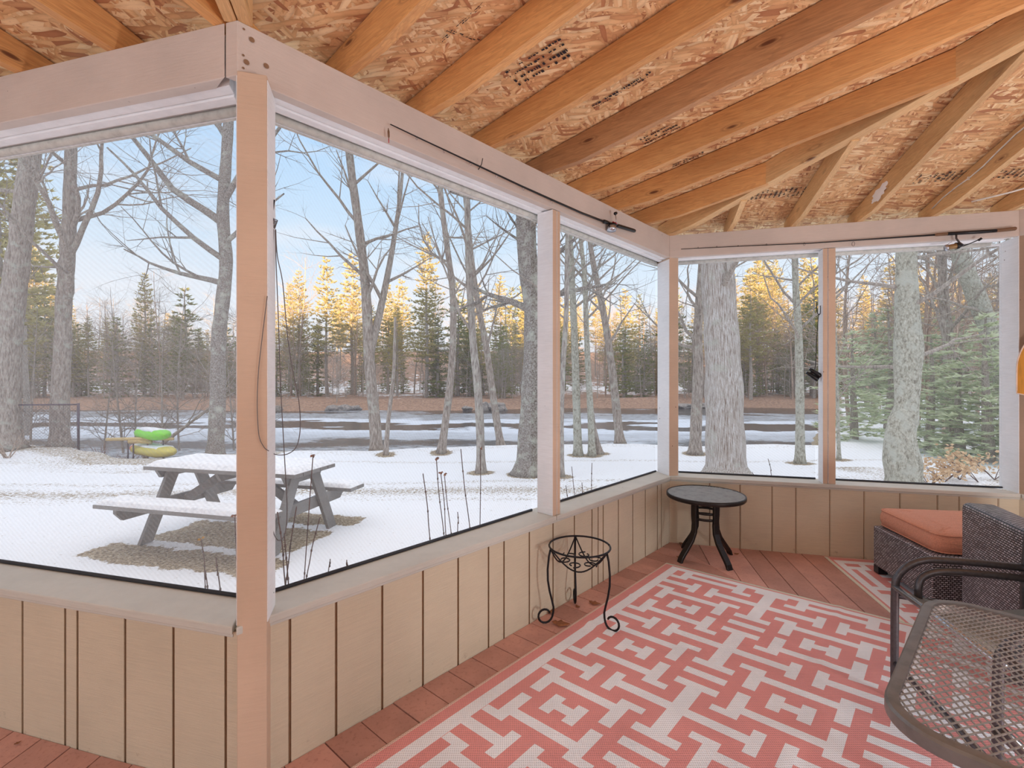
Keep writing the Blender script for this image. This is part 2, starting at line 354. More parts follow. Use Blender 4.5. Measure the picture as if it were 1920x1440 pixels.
def smooth_by_angle(me, ang=.6):
    me.polygons.foreach_set('use_smooth', [True] * len(me.polygons)); me.set_sharp_from_angle(angle=ang)
def tag(o, label=None, cat=None, group=None, kind=None):
    if label: o['label'] = label
    if cat: o['category'] = cat
    if group: o['group'] = group
    if kind: o['kind'] = kind
    return o
def thing(name, loc=(0, 0, 0), label=None, cat=None, group=None):
    o = bpy.data.objects.new(name, None); COL.objects.link(o); o.location = loc; o.empty_display_size = .1
    return tag(o, label, cat, group)
def struct(o): o['kind'] = 'structure'; return o
def rng(a): return random.Random(a)

# ------------------------------------------------------------------ the plan of the porch
def az(deg): r = math.radians(deg); return Vector((math.sin(r), math.cos(r), 0))
A = Vector((-.893, 1.543, 0)); B = Vector((1.291, 3.888, 0))
U = (B - A).normalized(); LM = (B - A).length; UO = Vector((-U.y, U.x, 0))      # middle wall, its outward normal
V = az(104.96); VO = Vector((-V.y, V.x, 0)); VO = VO if VO.y > 0 else -VO             # left and right walls
LR = 2.305; C = B + V * LR
Wd = az(104.96 + 60); WO = Vector((.9657, .2595, 0)); LW = 3.3                     # the side beyond the frame on the right
def FM(s, t, z): return A + U * s + UO * t + Vector((0, 0, z))
def FL(s, t, z): return A - V * s + VO * t + Vector((0, 0, z))
def FR(s, t, z): return B + V * s + VO * t + Vector((0, 0, z))
def FW(s, t, z): return C + Wd * s + WO * t + Vector((0, 0, z))
MT = .577
def FMm(s, t, z): return FM(s + t * MT, t, z)
def FLm(s, t, z): return FL(s + t * MT, t, z)
def FRm(s, t, z): return FR(s - t * MT, t, z)
ZS = .545; ZB = 2.333; ZT = 2.513                                                  # sill top, beam bottom, beam top
def floor_pt(px, py, z=0.0):
    Z = (HC - z) * F / (py - CY); return Vector(((px - 960) / F * Z, Z, z))
def wall_s(px, o, d, t=0.0, nrm=None):
    k = (px - 960) / F; p = o + (nrm * t if nrm else Vector((0, 0, 0)))
    return (k * p.y - p.x) / (d.x - k * d.y)
def on_wall(px, py, o, d, nrm, t):
    s = wall_s(px, o, d, t, nrm); p = o + nrm * t + d * s
    return p + Vector((0, 0, HC - (py - CY) / F * p.y))
sM = lambda px: wall_s(px, A, U); sL = lambda px: wall_s(px, A, -V); sR = lambda px: wall_s(px, B, V)

# ---- floor: deck boards laid square to each wall, mitred on the line from the far corner
def clip(poly, p, n):
    out = []
    for i in range(len(poly)):
        a, b = poly[i], poly[(i + 1) % len(poly)]; da, db = (a - p).dot(n), (b - p).dot(n)
        if da >= 0: out.append(a)
        if da * db < 0: out.append(a + (b - a) * (da / (da - db)))
    return out
HB = az(164.0)                                                                    # floor mitre from B
def deck():
    r = rng(3); mb = MB(); tones = []
    nB = Vector((HB.y, -HB.x, 0)); nB = nB if nB.dot(A - B) > 0 else -nB           # side of the middle wall
    nA = Vector((HB.y, -HB.x, 0)); nA = nA if nA.dot(B - A) > 0 else -nA
    zones = [(az(130.5), [(B, nB), (A, nA)]), (az(191.5), [(B, -nB)]), (az(183.6), [(A, -nA)])]
    house = (Vector((0, -2.4, 0)), VO)
    for d, cl in zones:
        w = Vector((-d.y, d.x, 0)); pitch = .146
        for k in range(-60, 61):
            o = A + w * (k * pitch)
            P = [o - d * 3 + w * .002, o + d * 8 + w * .002, o + d * 8 + w * (pitch - .003), o - d * 3 + w * (pitch - .003)]
            for p, n in cl: P = clip(P, p, n) if P else P
            lim = [house, (A, -UO)] if d == zones[0][0] else ([house, (B, -VO)] if len(cl) == 1 and d == zones[1][0] else [house, (A, -VO)])
            lim = [house] + [x for x in lim if x is not house]
            if d == zones[1][0]: lim.append((C, -WO))
            if d == zones[2][0]: lim.append((A - V * 4.2, V))
            for p, n in lim:
                P = clip(P, p + n * .002, n) if P else P
            # joint of two board lengths
            if len(P) < 3: continue
            b = len(mb.v); n_ = len(P); z = r.uniform(-.0012, .0012)
            mb.v += [(p.x, p.y, z) for p in P] + [(p.x, p.y, -.028) for p in P]
            mb.f.append(tuple(range(b, b + n_))); mb.m.append(0); t_ = r.random(); tones.append(t_)
            for i in range(n_):
                j = (i + 1) % n_; mb.f.append((b + i, b + n_ + i, b + n_ + j, b + j)); mb.m.append(0); tones.append(t_)
    o = mb.build('floor', 'deck'); me = o.data
    a = me.attributes.new('tone', 'FLOAT', 'FACE'); a.data.foreach_set('value', tones)
    bm = bmesh.new(); bm.from_mesh(me); bmesh.ops.recalc_face_normals(bm, faces=bm.faces); bm.to_mesh(me); bm.free()
    struct(o)
    # dark joists and earth below the gaps
    mb = MB(); mb.box(-5.4, 6, -3.4, 6, -.07, -.055)
    P = [FL(4.2, -.0, 0), A, B, C, FW(LW, 0, 0), Vector((4.4, -3.6, 0)), Vector((-5.4, -1.0, 0))]
    mb = MB(); n_ = len(P); mb.v = [(p.x, p.y, -.035) for p in P] + [(p.x, p.y, -.05) for p in P]
    mb.f = [tuple(range(n_)), tuple(range(2 * n_ - 1, n_ - 1, -1))]; mb.m = [0, 0]
    o.name = 'floor'
    u = mb.build('subfloor', 'groove', parent=o)
deck()

# ---- grooved half walls, sills, header beams
def half_wall(name, T, s0, s1, grooves):
    # inner face at t=0, sheet 12 mm, vertical grooves cut 6 mm deep
    mb = MB(); gs = sorted(g for g in grooves if s0 + .02 < g < s1 - .02); g = .0055; d = .007
    prof = [(s0, 0)]
    for x in gs: prof += [(x - g, 0), (x - g * .8, d), (x + g * .8, d), (x + g, 0)]
    prof.append((s1, 0)); z0, z1 = -.03, ZS - .022
    for (a, ta), (b, tb) in zip(prof, prof[1:]):
        mb.quad([T(a, ta, z0), T(b, tb, z0), T(b, tb, z1), T(a, ta, z1)], 1 if ta == d and tb == d else 0)
    mb.box(s0, s1, .0125, .10, z0, z1, T)
    struct(mb.build(name, ['siding', 'groove']))
gM = [sM(x) for x in (543, 630, 716.5, 793, 859, 916, 945, 992.5, 1037, 1077, 1110, 1121.5, 1131, 1159.5, 1186.5, 1210, 1232.5, 1240)]
gL = [sL(x) for x in (423, 325, 234.5, 145, 122, 42)]; k = gL[-1]
while k < 4: k += .205; gL.append(k)
gR = [sR(x) for x in (1331, 1388, 1448, 1492.7, 1556.3, 1620.7, 1687.7, 1758, 1798.7, 1872)]
half_wall('wall_center', FMm, .0, LM, gM); half_wall('wall_left', FLm, .0, 4.2, gL); half_wall('wall_right', FRm, 0, LR, gR)
half_wall('wall_far_right', FW, .0, LW, [k * .205 for k in range(1, 16)])
def sill(n, T, s0, s1, joint=None):
    mb = MB(); parts = [(s0, s1)] if joint is None else [(s0, joint - .001), (joint + .001, s1)]
    for a, b in parts: mb.box(a, b, -.014, .19, ZS - .028, ZS, T)
    mb.box(s0, s1, -.004, .012, ZS - .042, ZS - .028, T)
    struct(mb.build('trim_%d' % n, 'sill_paint', bevel=.004))
sill(1, FLm, .016, 4.2); sill(2, FMm, .0, LM, sM(1042)); sill(3, FRm, .0, LR + .05); sill(4, FW, .02, LW)
def beam(T, s0, s1, label, TB=None):
    mb = MB(); mb.box(s0, s1, 0, .042, ZB, ZT, TB or T)
    o = mb.build('header_beam', 'beam_paint', bevel=.003); tag(o, label, 'beam')
    w = MB(); w.box(s0, s1, .0425, .086, ZB + .004, ZT, T); w.box(s0, s1, .088, .128, ZB - .004, ZT - .02, T); w.box(s0, s1, .13, .19, ZB + .008, ZT - .02, T)
    w.build('soffit_board', 'white_paint', parent=o, bevel=.002)
    r = MB(); r.tube([T(s0, .158, ZB - .008), T(s1, .158, ZB - .008)], .016, 10); r.tube([T(s0, .18, ZB - .017), T(s1, .18, ZB - .017)], .009, 8)
    r.build('rolled_shade', 'grey_ribbed', parent=o, smooth=True)
    return o
beam(FLm, .05, 4.2, 'long pinkish beige header beam over the wide opening left of the near corner post', lambda s, t, z: FL(s + (1.88 * t if s < 1 else 0), t, z))
bm_ = beam(FMm, .0, LM, 'long beige header beam running from the near corner post to the far corner, holding a fishing rod', lambda s, t, z: FM(s + (-.531 * t if s < 1 else MT * t), t, z))
# bolt heads and nail holes near the corner of the middle beam
mb = MB()
for px, py in ((472, 75), (462, 117), (499, 124), (457, 55), (456, 104), (456, 128)):
    p = on_wall(px, py, A, U, UO, -.001); big = px in (472, 462, 499); rr = .009 if big else .004
    q = [p + U * (rr * math.cos(a)) + Vector((0, 0, rr * math.sin(a))) - UO * .002 for a in [i * math.pi / 5 for i in range(10)]]
    mb.quad(q, 0)
mb.build('bolt_hole', 'groove', parent=bm_)
beam(FRm, .0, LR + .02, 'beige header beam above the two right-hand screens, rod with spinning reel on it')
beam(FW, .0, LW, 'beige header beam turning the corner at the right edge')

# ---- posts
E1 = az(73.96); O1 = Vector((-E1.y, E1.x, 0))
def post(o, d, n, w, depth, z0, z1, label, seam=None, faces='w', paint='post_paint', t0=0.0):
    mb = MB()
    T = lambda a, b, z: o + d * a + n * b + Vector((0, 0, z))
    # inner face (index 2) in porch colour, the cheeks in white
    segs = [(0, w)] if seam is None else [(0, seam - .0018), (seam + .0018, w)]
    for a, b in segs:
        if z0 < .1: mb.box(a, b, t0, depth, z0, z1, T)
        else: mb.box(a, b, t0, depth, z0, z1, T, ms=[1, 1, 0, 1, 1, 1])
    p = mb.build('porch_post', [paint, 'white_paint'], bevel=.003); tag(p, label, 'post')
    if z0 < .1:
        for a, b in ((-.0025, .0), (w, w + .0025)):
            mb = MB(); mb.box(a, b, t0 + .004, depth, ZS, z1 - .014, T); mb.build('white_cheek', 'white_paint', parent=p)
    return p
post(A, E1, O1, .088, .12, .0, ZB + .012, 'tall peach painted corner post nearest the camera, between the left and middle openings', t0=-.006)
s0 = sM(1036.5); post(FM(s0, 0, 0), U, UO, .072, .118, ZS, ZB - .004, 'narrow post on the middle sill left of the last bay, white on its side', .04)
post(B, E1, O1, .083, .17, .0, ZB + .002, 'far corner post behind the small round table')
s0 = sR(1543); post(FR(s0, 0, 0), V, VO, sR(1567) - s0, .10, ZS, ZB - .004, 'split double post on the right sill with binoculars hung beside it', .034)
s0 = sR(1911); pc = post(FR(s0, 0, 0), az(134.96), Vector((.7067, .7075, 0)), .10, .0, ZS * 0, ZB + .17, 'post at the right edge with the yellow paddle hanging on it', t0=-.0)
# its long white cheek towards the right-hand screen
mb = MB(); mb.box(s0 - .0, s0 + .09, .0, .19, ZS, ZB, FR); mb.build('cheek_board', 'white_paint', parent=None)
ck = bpy.data.objects['cheek_board']; ck.parent = pc
# ---- screens (windows)
def window(n, T, s0, s1, m, t=.165):
    z0, z1 = ZS + .001, ZB - .01
    f = MB(); g = .008
    f.tube([T(s0, t - .004, z0 + .006), T(s1, t - .004, z0 + .006)], .0075, 8)
    o = struct(f.build('window_%d' % n, 'rubber_spline', smooth=True))
    fr = MB(); fr.box(s0, s1, t + .004, t + .02, z1 - .012, z1, T) if 1 else fr.box(s0, s0 + .006, t - .01, t + .008, z0, z1, T)
    fr.build('screen_frame', 'white_paint', parent=o)
    g = MB(); org = T(s0, t, z0); mb = MB()
    mb.quad([T(s0, t, z0), T(s1, t, z0), T(s1, t, z1), T(s0, t, z1)])
    mb.build('insect_screen', m, parent=o)
window(1, FL, .10, 4.2, 'screen_dense'); window(2, FM, .10, sM(1036.5), 'screen_light'); window(3, FM, sM(1050), LM + .08, 'screen_light')
window(4, FR, -.08, sR(1543), 'screen_light'); window(5, FR, sR(1567), sR(1911), 'screen_light'); window(6, FW, .06, LW, 'screen_light')

# ------------------------------------------------------------------ roof: rafters and sheathing
R1 = Vector((.758, -.652, 0)).normalized(); KA = .1334                             # middle rafters, slope along them
RH = az(156.0); KH = .1228; RV = -VO; KR = .158; KL = .1334; RVAL = az(164.0); KV = KA * math.cos(math.radians(31))
SEAT = .23; DEP = .142
def rafter(base, d, k, L, label, mat='rafter_wood', w=.038, back=.17, group=None, seat=SEAT, name='roof_rafter', endcut=0.0, dep=DEP):
    # local x along the board: makes the grain follow it
    poly = [(-back, ZT), (seat, ZT)]
    ang = math.atan(k); ze = ZT + (L - seat) * k
    poly += [(L, ze), (L + endcut, ze + dep), (-back, ZT + (-back - seat) * k + dep)]
    mb = MB(); mb.prism([(a, b - ZT) for a, b in poly], w, lambda a, c, b: Vector((a, c, b)))
    o = mb.build(name, mat, bevel=.002); o.location = base + Vector((0, 0, ZT)); o.rotation_euler = (0, 0, math.atan2(d.y, d.x))
    tag(o, label, 'rafter', group); return o
def hit(p, d, q, e):      # length along d from p to the line q,e
    den = d.x * e.y - d.y * e.x; return ((q.x - p.x) * e.y - (q.y - p.y) * e.x) / den
ord_ = ['first', 'second', 'third', 'fourth', 'fifth', 'sixth', 'seventh']
mm = ['rafter_wood', 'rafter_wood', 'rafter_wood', 'rafter_brown', 'rafter_wood', 'rafter_wood', 'rafter_wood']
for i, px in enumerate((652, 802, 924, 1024, 1100, 1159, 1212)):
    b = FM(sM(px), 0, 0); L = hit(b, R1, B, RH); lab = 'exposed rafter over the middle wall, %s from the near corner post' % ord_[i]
    if i >= 5: lab = '%s rafter over the middle wall, its upper end nailed to the hip rafter' % ord_[i]
    L = min(L - .03, 4.6)
    rafter(b, R1, KA, L, lab, mm[i])
hip = rafter(B, RH, KH, 6.0, 'pale doubled hip rafter climbing from the far corner post', 'rafter_pale', w=.07, back=.1, seat=.25, name='hip_rafter')
for i, px in enumerate((1368, 1487, 1612, 1752, 1895)):
    b = FR(sR(px), 0, 0); L = hit(b, RV, B, RH); L = min(L - .03, 4.8) if L > 0 else 4.8
    lab = 'pale rafter over the right wall, %s from the far corner' % ord_[i]
    if i == 2: lab += ', smeared with white paint'
    if i == 3: lab += ', white cable stapled along it'
    o = rafter(b, RV, KR, L, lab, 'rafter_pale')
    if i == 2:
        r = rng(5); P = []
        for k in range(26):
            t = 2 * math.pi * k / 26; rr = 1 + r.uniform(-.28, .2); P.append((.34 + .085 * rr * 1.35 * math.cos(t), .085 + .040 * rr * math.sin(t) + .22 * (.085 * math.cos(t))))
        mb = MB(); mb.quad([(x, -.0197, z) for x, z in P]); mb.v += [(x, -.0187, z) for x, z in P]; n_ = len(P)
        for k in range(n_): mb.f.append((k, (k + 1) % n_, n_ + (k + 1) % n_, n_ + k)); mb.m.append(0)
        mb.build('paint_smear', 'white_paint', parent=o)
    if i == 3:
        cb = MB(); path = [(.02 + .13 * j, -.0235, .02 + (.03 + .145 * j * .155) + .012 * math.sin(j * 1.3)) for j in range(22)]
        cb.tube(path, .0042, 8); c_ = cb.build('electric_cable', 'white_plastic', smooth=True); c_.matrix_world = Matrix.Translation(o.location) @ Matrix.Rotation(o.rotation_euler.z, 4, 'Z')
        tag(c_, 'white electric cable stapled along the side of a right wall rafter', 'cable')
        for j in (3, 8, 13, 18):
            st = MB(); x, y, z = path[j]; st.box(x - .004, x + .004, y - .006, y + .005, z - .010, z + .010)
            st.build('staple', 'white_plastic', parent=c_)
for i, px in enumerate((408, 207, 33)):
    rafter(FL(sL(px), 0, 0), RV, KL, 4.2, ['orange brown rafter over the left wall, next to the corner post', 'orange brown rafter in the middle of the left ceiling', 'orange brown rafter at the left edge of the ceiling'][i], 'rafter_wood')
for k in range(3, 9): rafter(FL(sL(33) + (k - 2) * .4, 0, 0), RV, KL, 4.2, 'rafter over the left wall beyond the left edge of the view', 'rafter_wood', group='rafters beyond the left edge')
for k, off in enumerate((-.024, .021)):
    rafter(A + Vector((RVAL.y, -RVAL.x, 0)) * -off, RVAL, KV, 4.6, ['left one of the two valley rafters standing on the near corner', 'right one of the two valley rafters standing on the near corner'][k], 'rafter_pale', w=.04, back=.02, seat=.1, name='valley_rafter', dep=.16)
# second white cable crossing below the right rafters
cb = MB(); P0 = on_wall(1820, 390, B, V, VO, -.25); P0.z = 2.56
cb.tube([FR(sR(1800), -.12, 2.56), FR(sR(1850), -.2, 2.575), FR(sR(1905), -.3, 2.60), FR(LR + .5, -.45, 2.63)], .006, 8)
tag(cb.build('electric_cable', 'white_plastic', smooth=True), 'white cable crossing under the last right-hand rafters near the corner', 'cable')

def roof():
    z = lambda dist: ZT - SEAT * KA + DEP + .002
    mb = MB(); ov = .35
    def P(base, d, k, L): return base + d * L + Vector((0, 0, ZT + DEP + .003 + (L - SEAT) * k))
    def slab(pts):
        b = len(mb.v); n = len(pts); mb.v += [tuple(p) for p in pts] + [tuple(p + Vector((0, 0, .012))) for p in pts]
        mb.f += [tuple(range(n)), tuple(range(b + 2 * n - 1, b + n - 1, -1))] if b == 0 else [tuple(range(b, b + n)), tuple(range(b + 2 * n - 1, b + n - 1, -1))]
        mb.m += [0, 0]
    slab([P(A, RVAL, KV, -ov), P(B, RH, KH, -ov), P(B, RH, KH, 6.1), P(A, RVAL, KV, 6.1)])
    c2 = C + V * 1.2
    zr = lambda L: ZT + DEP + .003 + (L - SEAT) * KR
    hq = P(B, RH, KH, 6.1); Lq = (B - Vector((hq.x, hq.y, 0))).dot(VO)
    slab([P(B, RH, KH, -ov), c2 - RV * ov + Vector((0, 0, zr(-ov))), c2 + RV * Lq + Vector((0, 0, zr(Lq))), hq])
    d2 = A - V * 5.2; hv = P(A, RVAL, KV, 6.1); Lv = (A - Vector((hv.x, hv.y, 0))).dot(VO)
    zl = lambda L: ZT + DEP + .003 + (L - SEAT) * KL
    slab([d2 - RV * ov + Vector((0, 0, zl(-ov))), P(A, RVAL, KV, -ov), hv, d2 + RV * Lv + Vector((0, 0, zl(Lv)))])
    bm = mb.build('ceiling', 'osb'); struct(bm)
    # snow blanket on the roof
    me = bm.data
    return bm
ceil = roof()
# printed mill stamps on the sheathing: rows of short ink dashes under the boards
def stamp(px, py, w, h, ang, seed, plane):
    r = rng(seed); mb = MB()
    base, d, k, nrm = plane
    # intersect the view ray with the sheathing plane z = ZT+DEP+.003+(dist-SEAT)*k
    ray = Vector(((px - 960) / F, 1, (CY - py) / F)); din = -nrm
    z0 = ZT + DEP + .001 - SEAT * k
    t = (z0 - HC + (Vector((0, 0, 0)) - base).dot(din) * k) / (ray.z - ray.dot(Vector((din.x, din.y, 0))) * k)
    c = ray * t; c.z += HC
    a1 = Vector((math.cos(ang), math.sin(ang), 0)); a2 = Vector((-a1.y, a1.x, 0))
    def pt(x, y):
        p = c + a1 * x + a2 * y; p.z = z0 + (Vector((p.x, p.y, 0)) - base).dot(din) * k - .0006; return p
    rows = max(2, int(h / .03))
    for i in range(rows):
        y = -h / 2 + i * h / rows; x = -w / 2; hh = h / rows * r.uniform(.35, .65)
        while x < w / 2:
            l = r.uniform(.004, .015); y1 = y + hh * r.uniform(.5, 1)
            if r.random() < .85: mb.quad([pt(x, y), pt(x, y1), pt(x + l, y1 + r.uniform(-.003, .003)), pt(x + l, y + r.uniform(-.002, .002))])
            x += l + r.uniform(.002, .006) + (.02 if r.random() < .12 else 0)
    mb.build('mill_stamp', 'print_ink', parent=ceil)
PM = (A, U, KA, UO); PR = (B, V, KR, VO)
aM = math.atan2(R1.y, R1.x); aR = math.atan2(RV.y, RV.x)
stamp(1010, 122, .26, .13, aM + .1, 1, PM); stamp(1165, 172, .30, .04, aM, 2, PM); stamp(1238, 252, .2, .09, aM, 3, PM)
stamp(865, 45, .22, .015, aM, 4, PM); stamp(872, 68, .15, .015, aM + 1.2, 5, PM); stamp(1470, 362, .10, .42, aR, 6, PR); stamp(1765, 332, .10, .28, aR, 7, PR); stamp(1905, 325, .1, .22, aR, 8, PR)
stamp(1290, 300, .2, .04, aM, 9, PM)

# ---- the house wall behind the camera with two unseen lanterns added to brighten the porch
mb = MB(); hw = lambda s, t, z: Vector((0, -2.4, 0)) + V * s - VO * t + Vector((0, 0, z))
mb.box(-5.6, 5.6, .0, .12, 0, ZS, hw); struct(mb.build('wall_back', 'house_siding'))
mb = MB(); mb.box(-5.6, 5.6, .0, .12, ZB, ZB + .18, hw); tag(mb.build('header_beam', 'beam_paint'), 'header beam on the side of the porch behind the camera', 'beam')
for s_, lb in ((-5.5, 'leftmost'), (-1.9, 'left middle'), (1.7, 'right middle'), (5.5, 'rightmost')):
    mb = MB(); mb.box(s_ - .06, s_ + .06, .0, .12, ZS, ZB, hw); tag(mb.build('porch_post', 'post_paint'), lb + ' post of the side behind the camera', 'post')
def lantern(s, z, lab):  # unseen post lantern, added as fill light for the interior
    o = thing('fill_wall_lantern', hw(s, -.005, z), lab, 'lantern', 'added fill lanterns behind the camera')
    a = MB(); a.lathe([(0, 0), (.06, 0), (.06, .015), (0, .015)], (0, .015, 0), 20, axis='Y'); a.build('back_plate', 'black_plastic', parent=o)
    a = MB(); a.lathe([(.0, -.13), (.06, -.11), (.09, -.04), (.09, .04), (.06, .11), (0, .13)], (0, .13, .0), 24); a.build('glass_globe', 'fill_lamp_glass', parent=o, smooth=True)
    a = MB(); a.tube([(0, .02, .0), (0, .06, .17), (0, .13, .18), (0, .13, .12)], .008, 8); a.build('arm', 'black_plastic', parent=o, smooth=True)
    ld = bpy.data.lights.new('fill_light', 'POINT'); ld.energy = FILL_LAMP; ld.shadow_soft_size = .25; ld.color = (.96, .98, 1)
    l = bpy.data.objects.new('fill_light', ld); COL.objects.link(l); l.parent = o; l.location = (0, .45, 0)
def fill_deck_lantern(x, y, lab, pw):  # unseen floor lantern, added to light the rafter undersides from below
    o = thing('fill_deck_lantern', (x, y, 0), lab, 'lantern')
    a = MB(); a.lathe([(0, .004), (.10, .004), (.10, .03), (.03, .04), (0, .04)], seg=28); a.build('base', 'black_plastic', o, True)
    a = MB(); a.lathe([(0, .04), (.06, .045), (.10, .10), (.115, .18), (.10, .26), (.05, .31), (0, .315)], seg=28); a.build('glass_globe', 'fill_lamp_glass', o, True)
    a = MB(); a.tube([(.115 * math.cos(t), 0, .30 + .12 * math.sin(t)) for t in [math.pi * i / 16 for i in range(17)]], .004, 6); a.build('handle', 'black_plastic', o, True)
    ld = bpy.data.lights.new('fill_light', 'POINT'); ld.energy = pw; ld.shadow_soft_size = .22; ld.color = (.94, .97, 1)
    l = bpy.data.objects.new('fill_light', ld); COL.objects.link(l); l.parent = o; l.location = (0, 0, .5)
fill_deck_lantern(2.75, .15, 'round glass lantern added for fill light on the deck right of the mesh table, out of view', 92)
fill_deck_lantern(-2.6, -.6, 'round glass lantern added for fill light on the deck behind the camera to the left', 20)
lantern(-1.9, 1.75, 'black fill lantern added on the left middle post behind the camera'); lantern(1.7, 1.75, 'black fill lantern added on the right middle post behind the camera')

# ------------------------------------------------------------------ rugs
def rug_white(p, q):
    def fold(v, c, h):
        v = abs(v - c) % (2 * h); return min(v, 2 * h - v)
    s = fold(p, 56.4, 29.3); t = fold(q, 33.0, 33.75)
    if s < 2.3 and t < 3: return True
    if s < 6 and 3 <= t < 8: return True
    if 11.6 <= s < 16.3 and t < 14: return True
    if 2.4 <= s < 21 and 14 <= t < 19.3: return True
    if 17 <= s < 21 and 19.3 <= t < 24.6: return True
    if s >= 22.0 and 3 <= t < 7.6: return True
    if s >= 26.8 and t >= 7.6: return True
    if s >= 12.3 and t >= 30.5: return True
    if 7.6 <= s < 12.3 and t >= 24.8: return True
    if s < 2.3 and t >= 24.8: return True
    return False
def rug(label, c0, dp, dq, LP, LQ, creases, zb=.0075):
    def cuts(L, c, h, bases):
        v = {-2.5, -.3, 1.2, 5.8, L, L - 5, L - 7}
        for k in range(-2, 12):
            for b in bases:
                for sg in (1, -1): v.add(round(c + k * 2 * h + sg * b, 3))
        return sorted(x for x in v if -2.5 <= x <= L)
    ps = cuts(LP, 56.4, 29.3, (2.3, 6, 2.4, 7.6, 11.6, 12.3, 16.3, 17, 21, 22.0, 26.8)); qs = cuts(LQ, 33.0, 33.75, (3, 8, 7.6, 14, 19.3, 24.6, 24.8, 30.5)) + [2.6, 8.2, LQ - 2.6, LQ - 8.2]
    qs = sorted(x for x in set(qs) if -.8 <= x <= LQ); qs = [-3.6, -3.25, -2.9, -2.55] + [x for x in qs if x > .2]; ps = [x for i, x in enumerate(ps) if i == 0 or x - ps[i - 1] > .15]; qs = [x for i, x in enumerate(qs) if i == 0 or x - qs[i - 1] > .15]
    def fine(v):
        o = []
        for a, b in zip(v, v[1:]):
            n = max(1, int((b - a) / 2.4)); o += [a + (b - a) * i / n for i in range(n)]
        return o + [v[-1]]
    ps = fine(ps); qs = fine(qs)
    def z(p, q):
        h = zb
        for (ax, pos, amp, wd, q0, q1) in creases:
            v = p if ax == 'p' else q; o = q if ax == 'p' else p
            if q0 <= o <= q1: h += amp * math.exp(-((v - pos - .05 * (o - q0)) / wd) ** 2) * (1 if ax == 'q' else max(0, 1 - (o - q0) / (q1 - q0)))
        return h
    mb = MB(); nq = len(qs)
    for p in ps:
        for q in qs: mb.v.append((p / 100, q / 100, z(p, q)))
    for i in range(len(ps) - 1):
        for j in range(nq - 1):
            p = (ps[i] + ps[i + 1]) / 2; q = (qs[j] + qs[j + 1]) / 2
            if p < -.3 or p > LP - .8: m = 2
            elif q < -2.55: m = 0 if -3.25 < q < -2.9 else 2
            elif p < 1.2 or p > LP - 2.5: m = 0
            elif q < 2.6 or q > LQ - 2.6: m = 0
            elif q < 8.2 or q > LQ - 8.2 or p < 5.8 or p > LP - 7: m = 1
            else: m = 1 if rug_white(p, q) else 0
            mb.f.append((i * nq + j, (i + 1) * nq + j, (i + 1) * nq + j + 1, i * nq + j + 1)); mb.m.append(m)
    o = mb.build('outdoor_rug', ['rug_coral', 'rug_white', 'rug_trim'], smooth=True)
    sd = o.modifiers.new('solid', 'SOLIDIFY'); sd.thickness = .0025; sd.offset = -1
    # place: local x along dp, local y along dq
    Mx = Matrix(((dp.x, dq.x, 0, c0.x), (dp.y, dq.y, 0, c0.y), (0, 0, 1, 0), (0, 0, 0, 1))); 
    for v in o.data.vertices:
        v.co = Vector((Mx @ v.co).to_3d()) - Vector((c0.x, c0.y, 0))
    o.location = (c0.x, c0.y, 0)
    if (dp.cross(dq)).z < 0: o.data.flip_normals()
    return tag(o, label, 'rug')
c0 = floor_pt(1256, 1061); dp = (floor_pt(690, 1440) - c0).normalized(); dq = (floor_pt(1701, 1174) - c0).normalized()
print('RUG angle', math.degrees(dp.angle(dq)))
rug('large coral and white geometric woven rug along the middle wall', c0, dp, dq, 288, 201, [('q', 100, .004, 1.0, -3, 300), ('p', 108, .012, 2.2, 0, 30), ('p', 62, .006, 1.6, 0, 22), ('p', 2, .0, 2, 0, 40)])
c1 = floor_pt(1556, 1048); d1 = (floor_pt(1670, 1144) - c1).normalized(); d2 = (floor_pt(1637, 1055) - c1).normalized()
print('RUG2 angle', math.degrees(d1.angle(d2)))
d2 = Vector((-d1.y, d1.x, 0)); d2 = d2 if d2.x > 0 else -d2
rug('smaller visible coral rug with a cream border under the wicker ottoman', c1, d2, d1, 112, 120, [], .0035)

# ------------------------------------------------------------------ furniture
def arc(c, a, b, t0, t1, n):     # points c + a cos + b sin
    return [c + a * math.cos(t0 + (t1 - t0) * i / n) + b * math.sin(t0 + (t1 - t0) * i / n) for i in range(n + 1)]
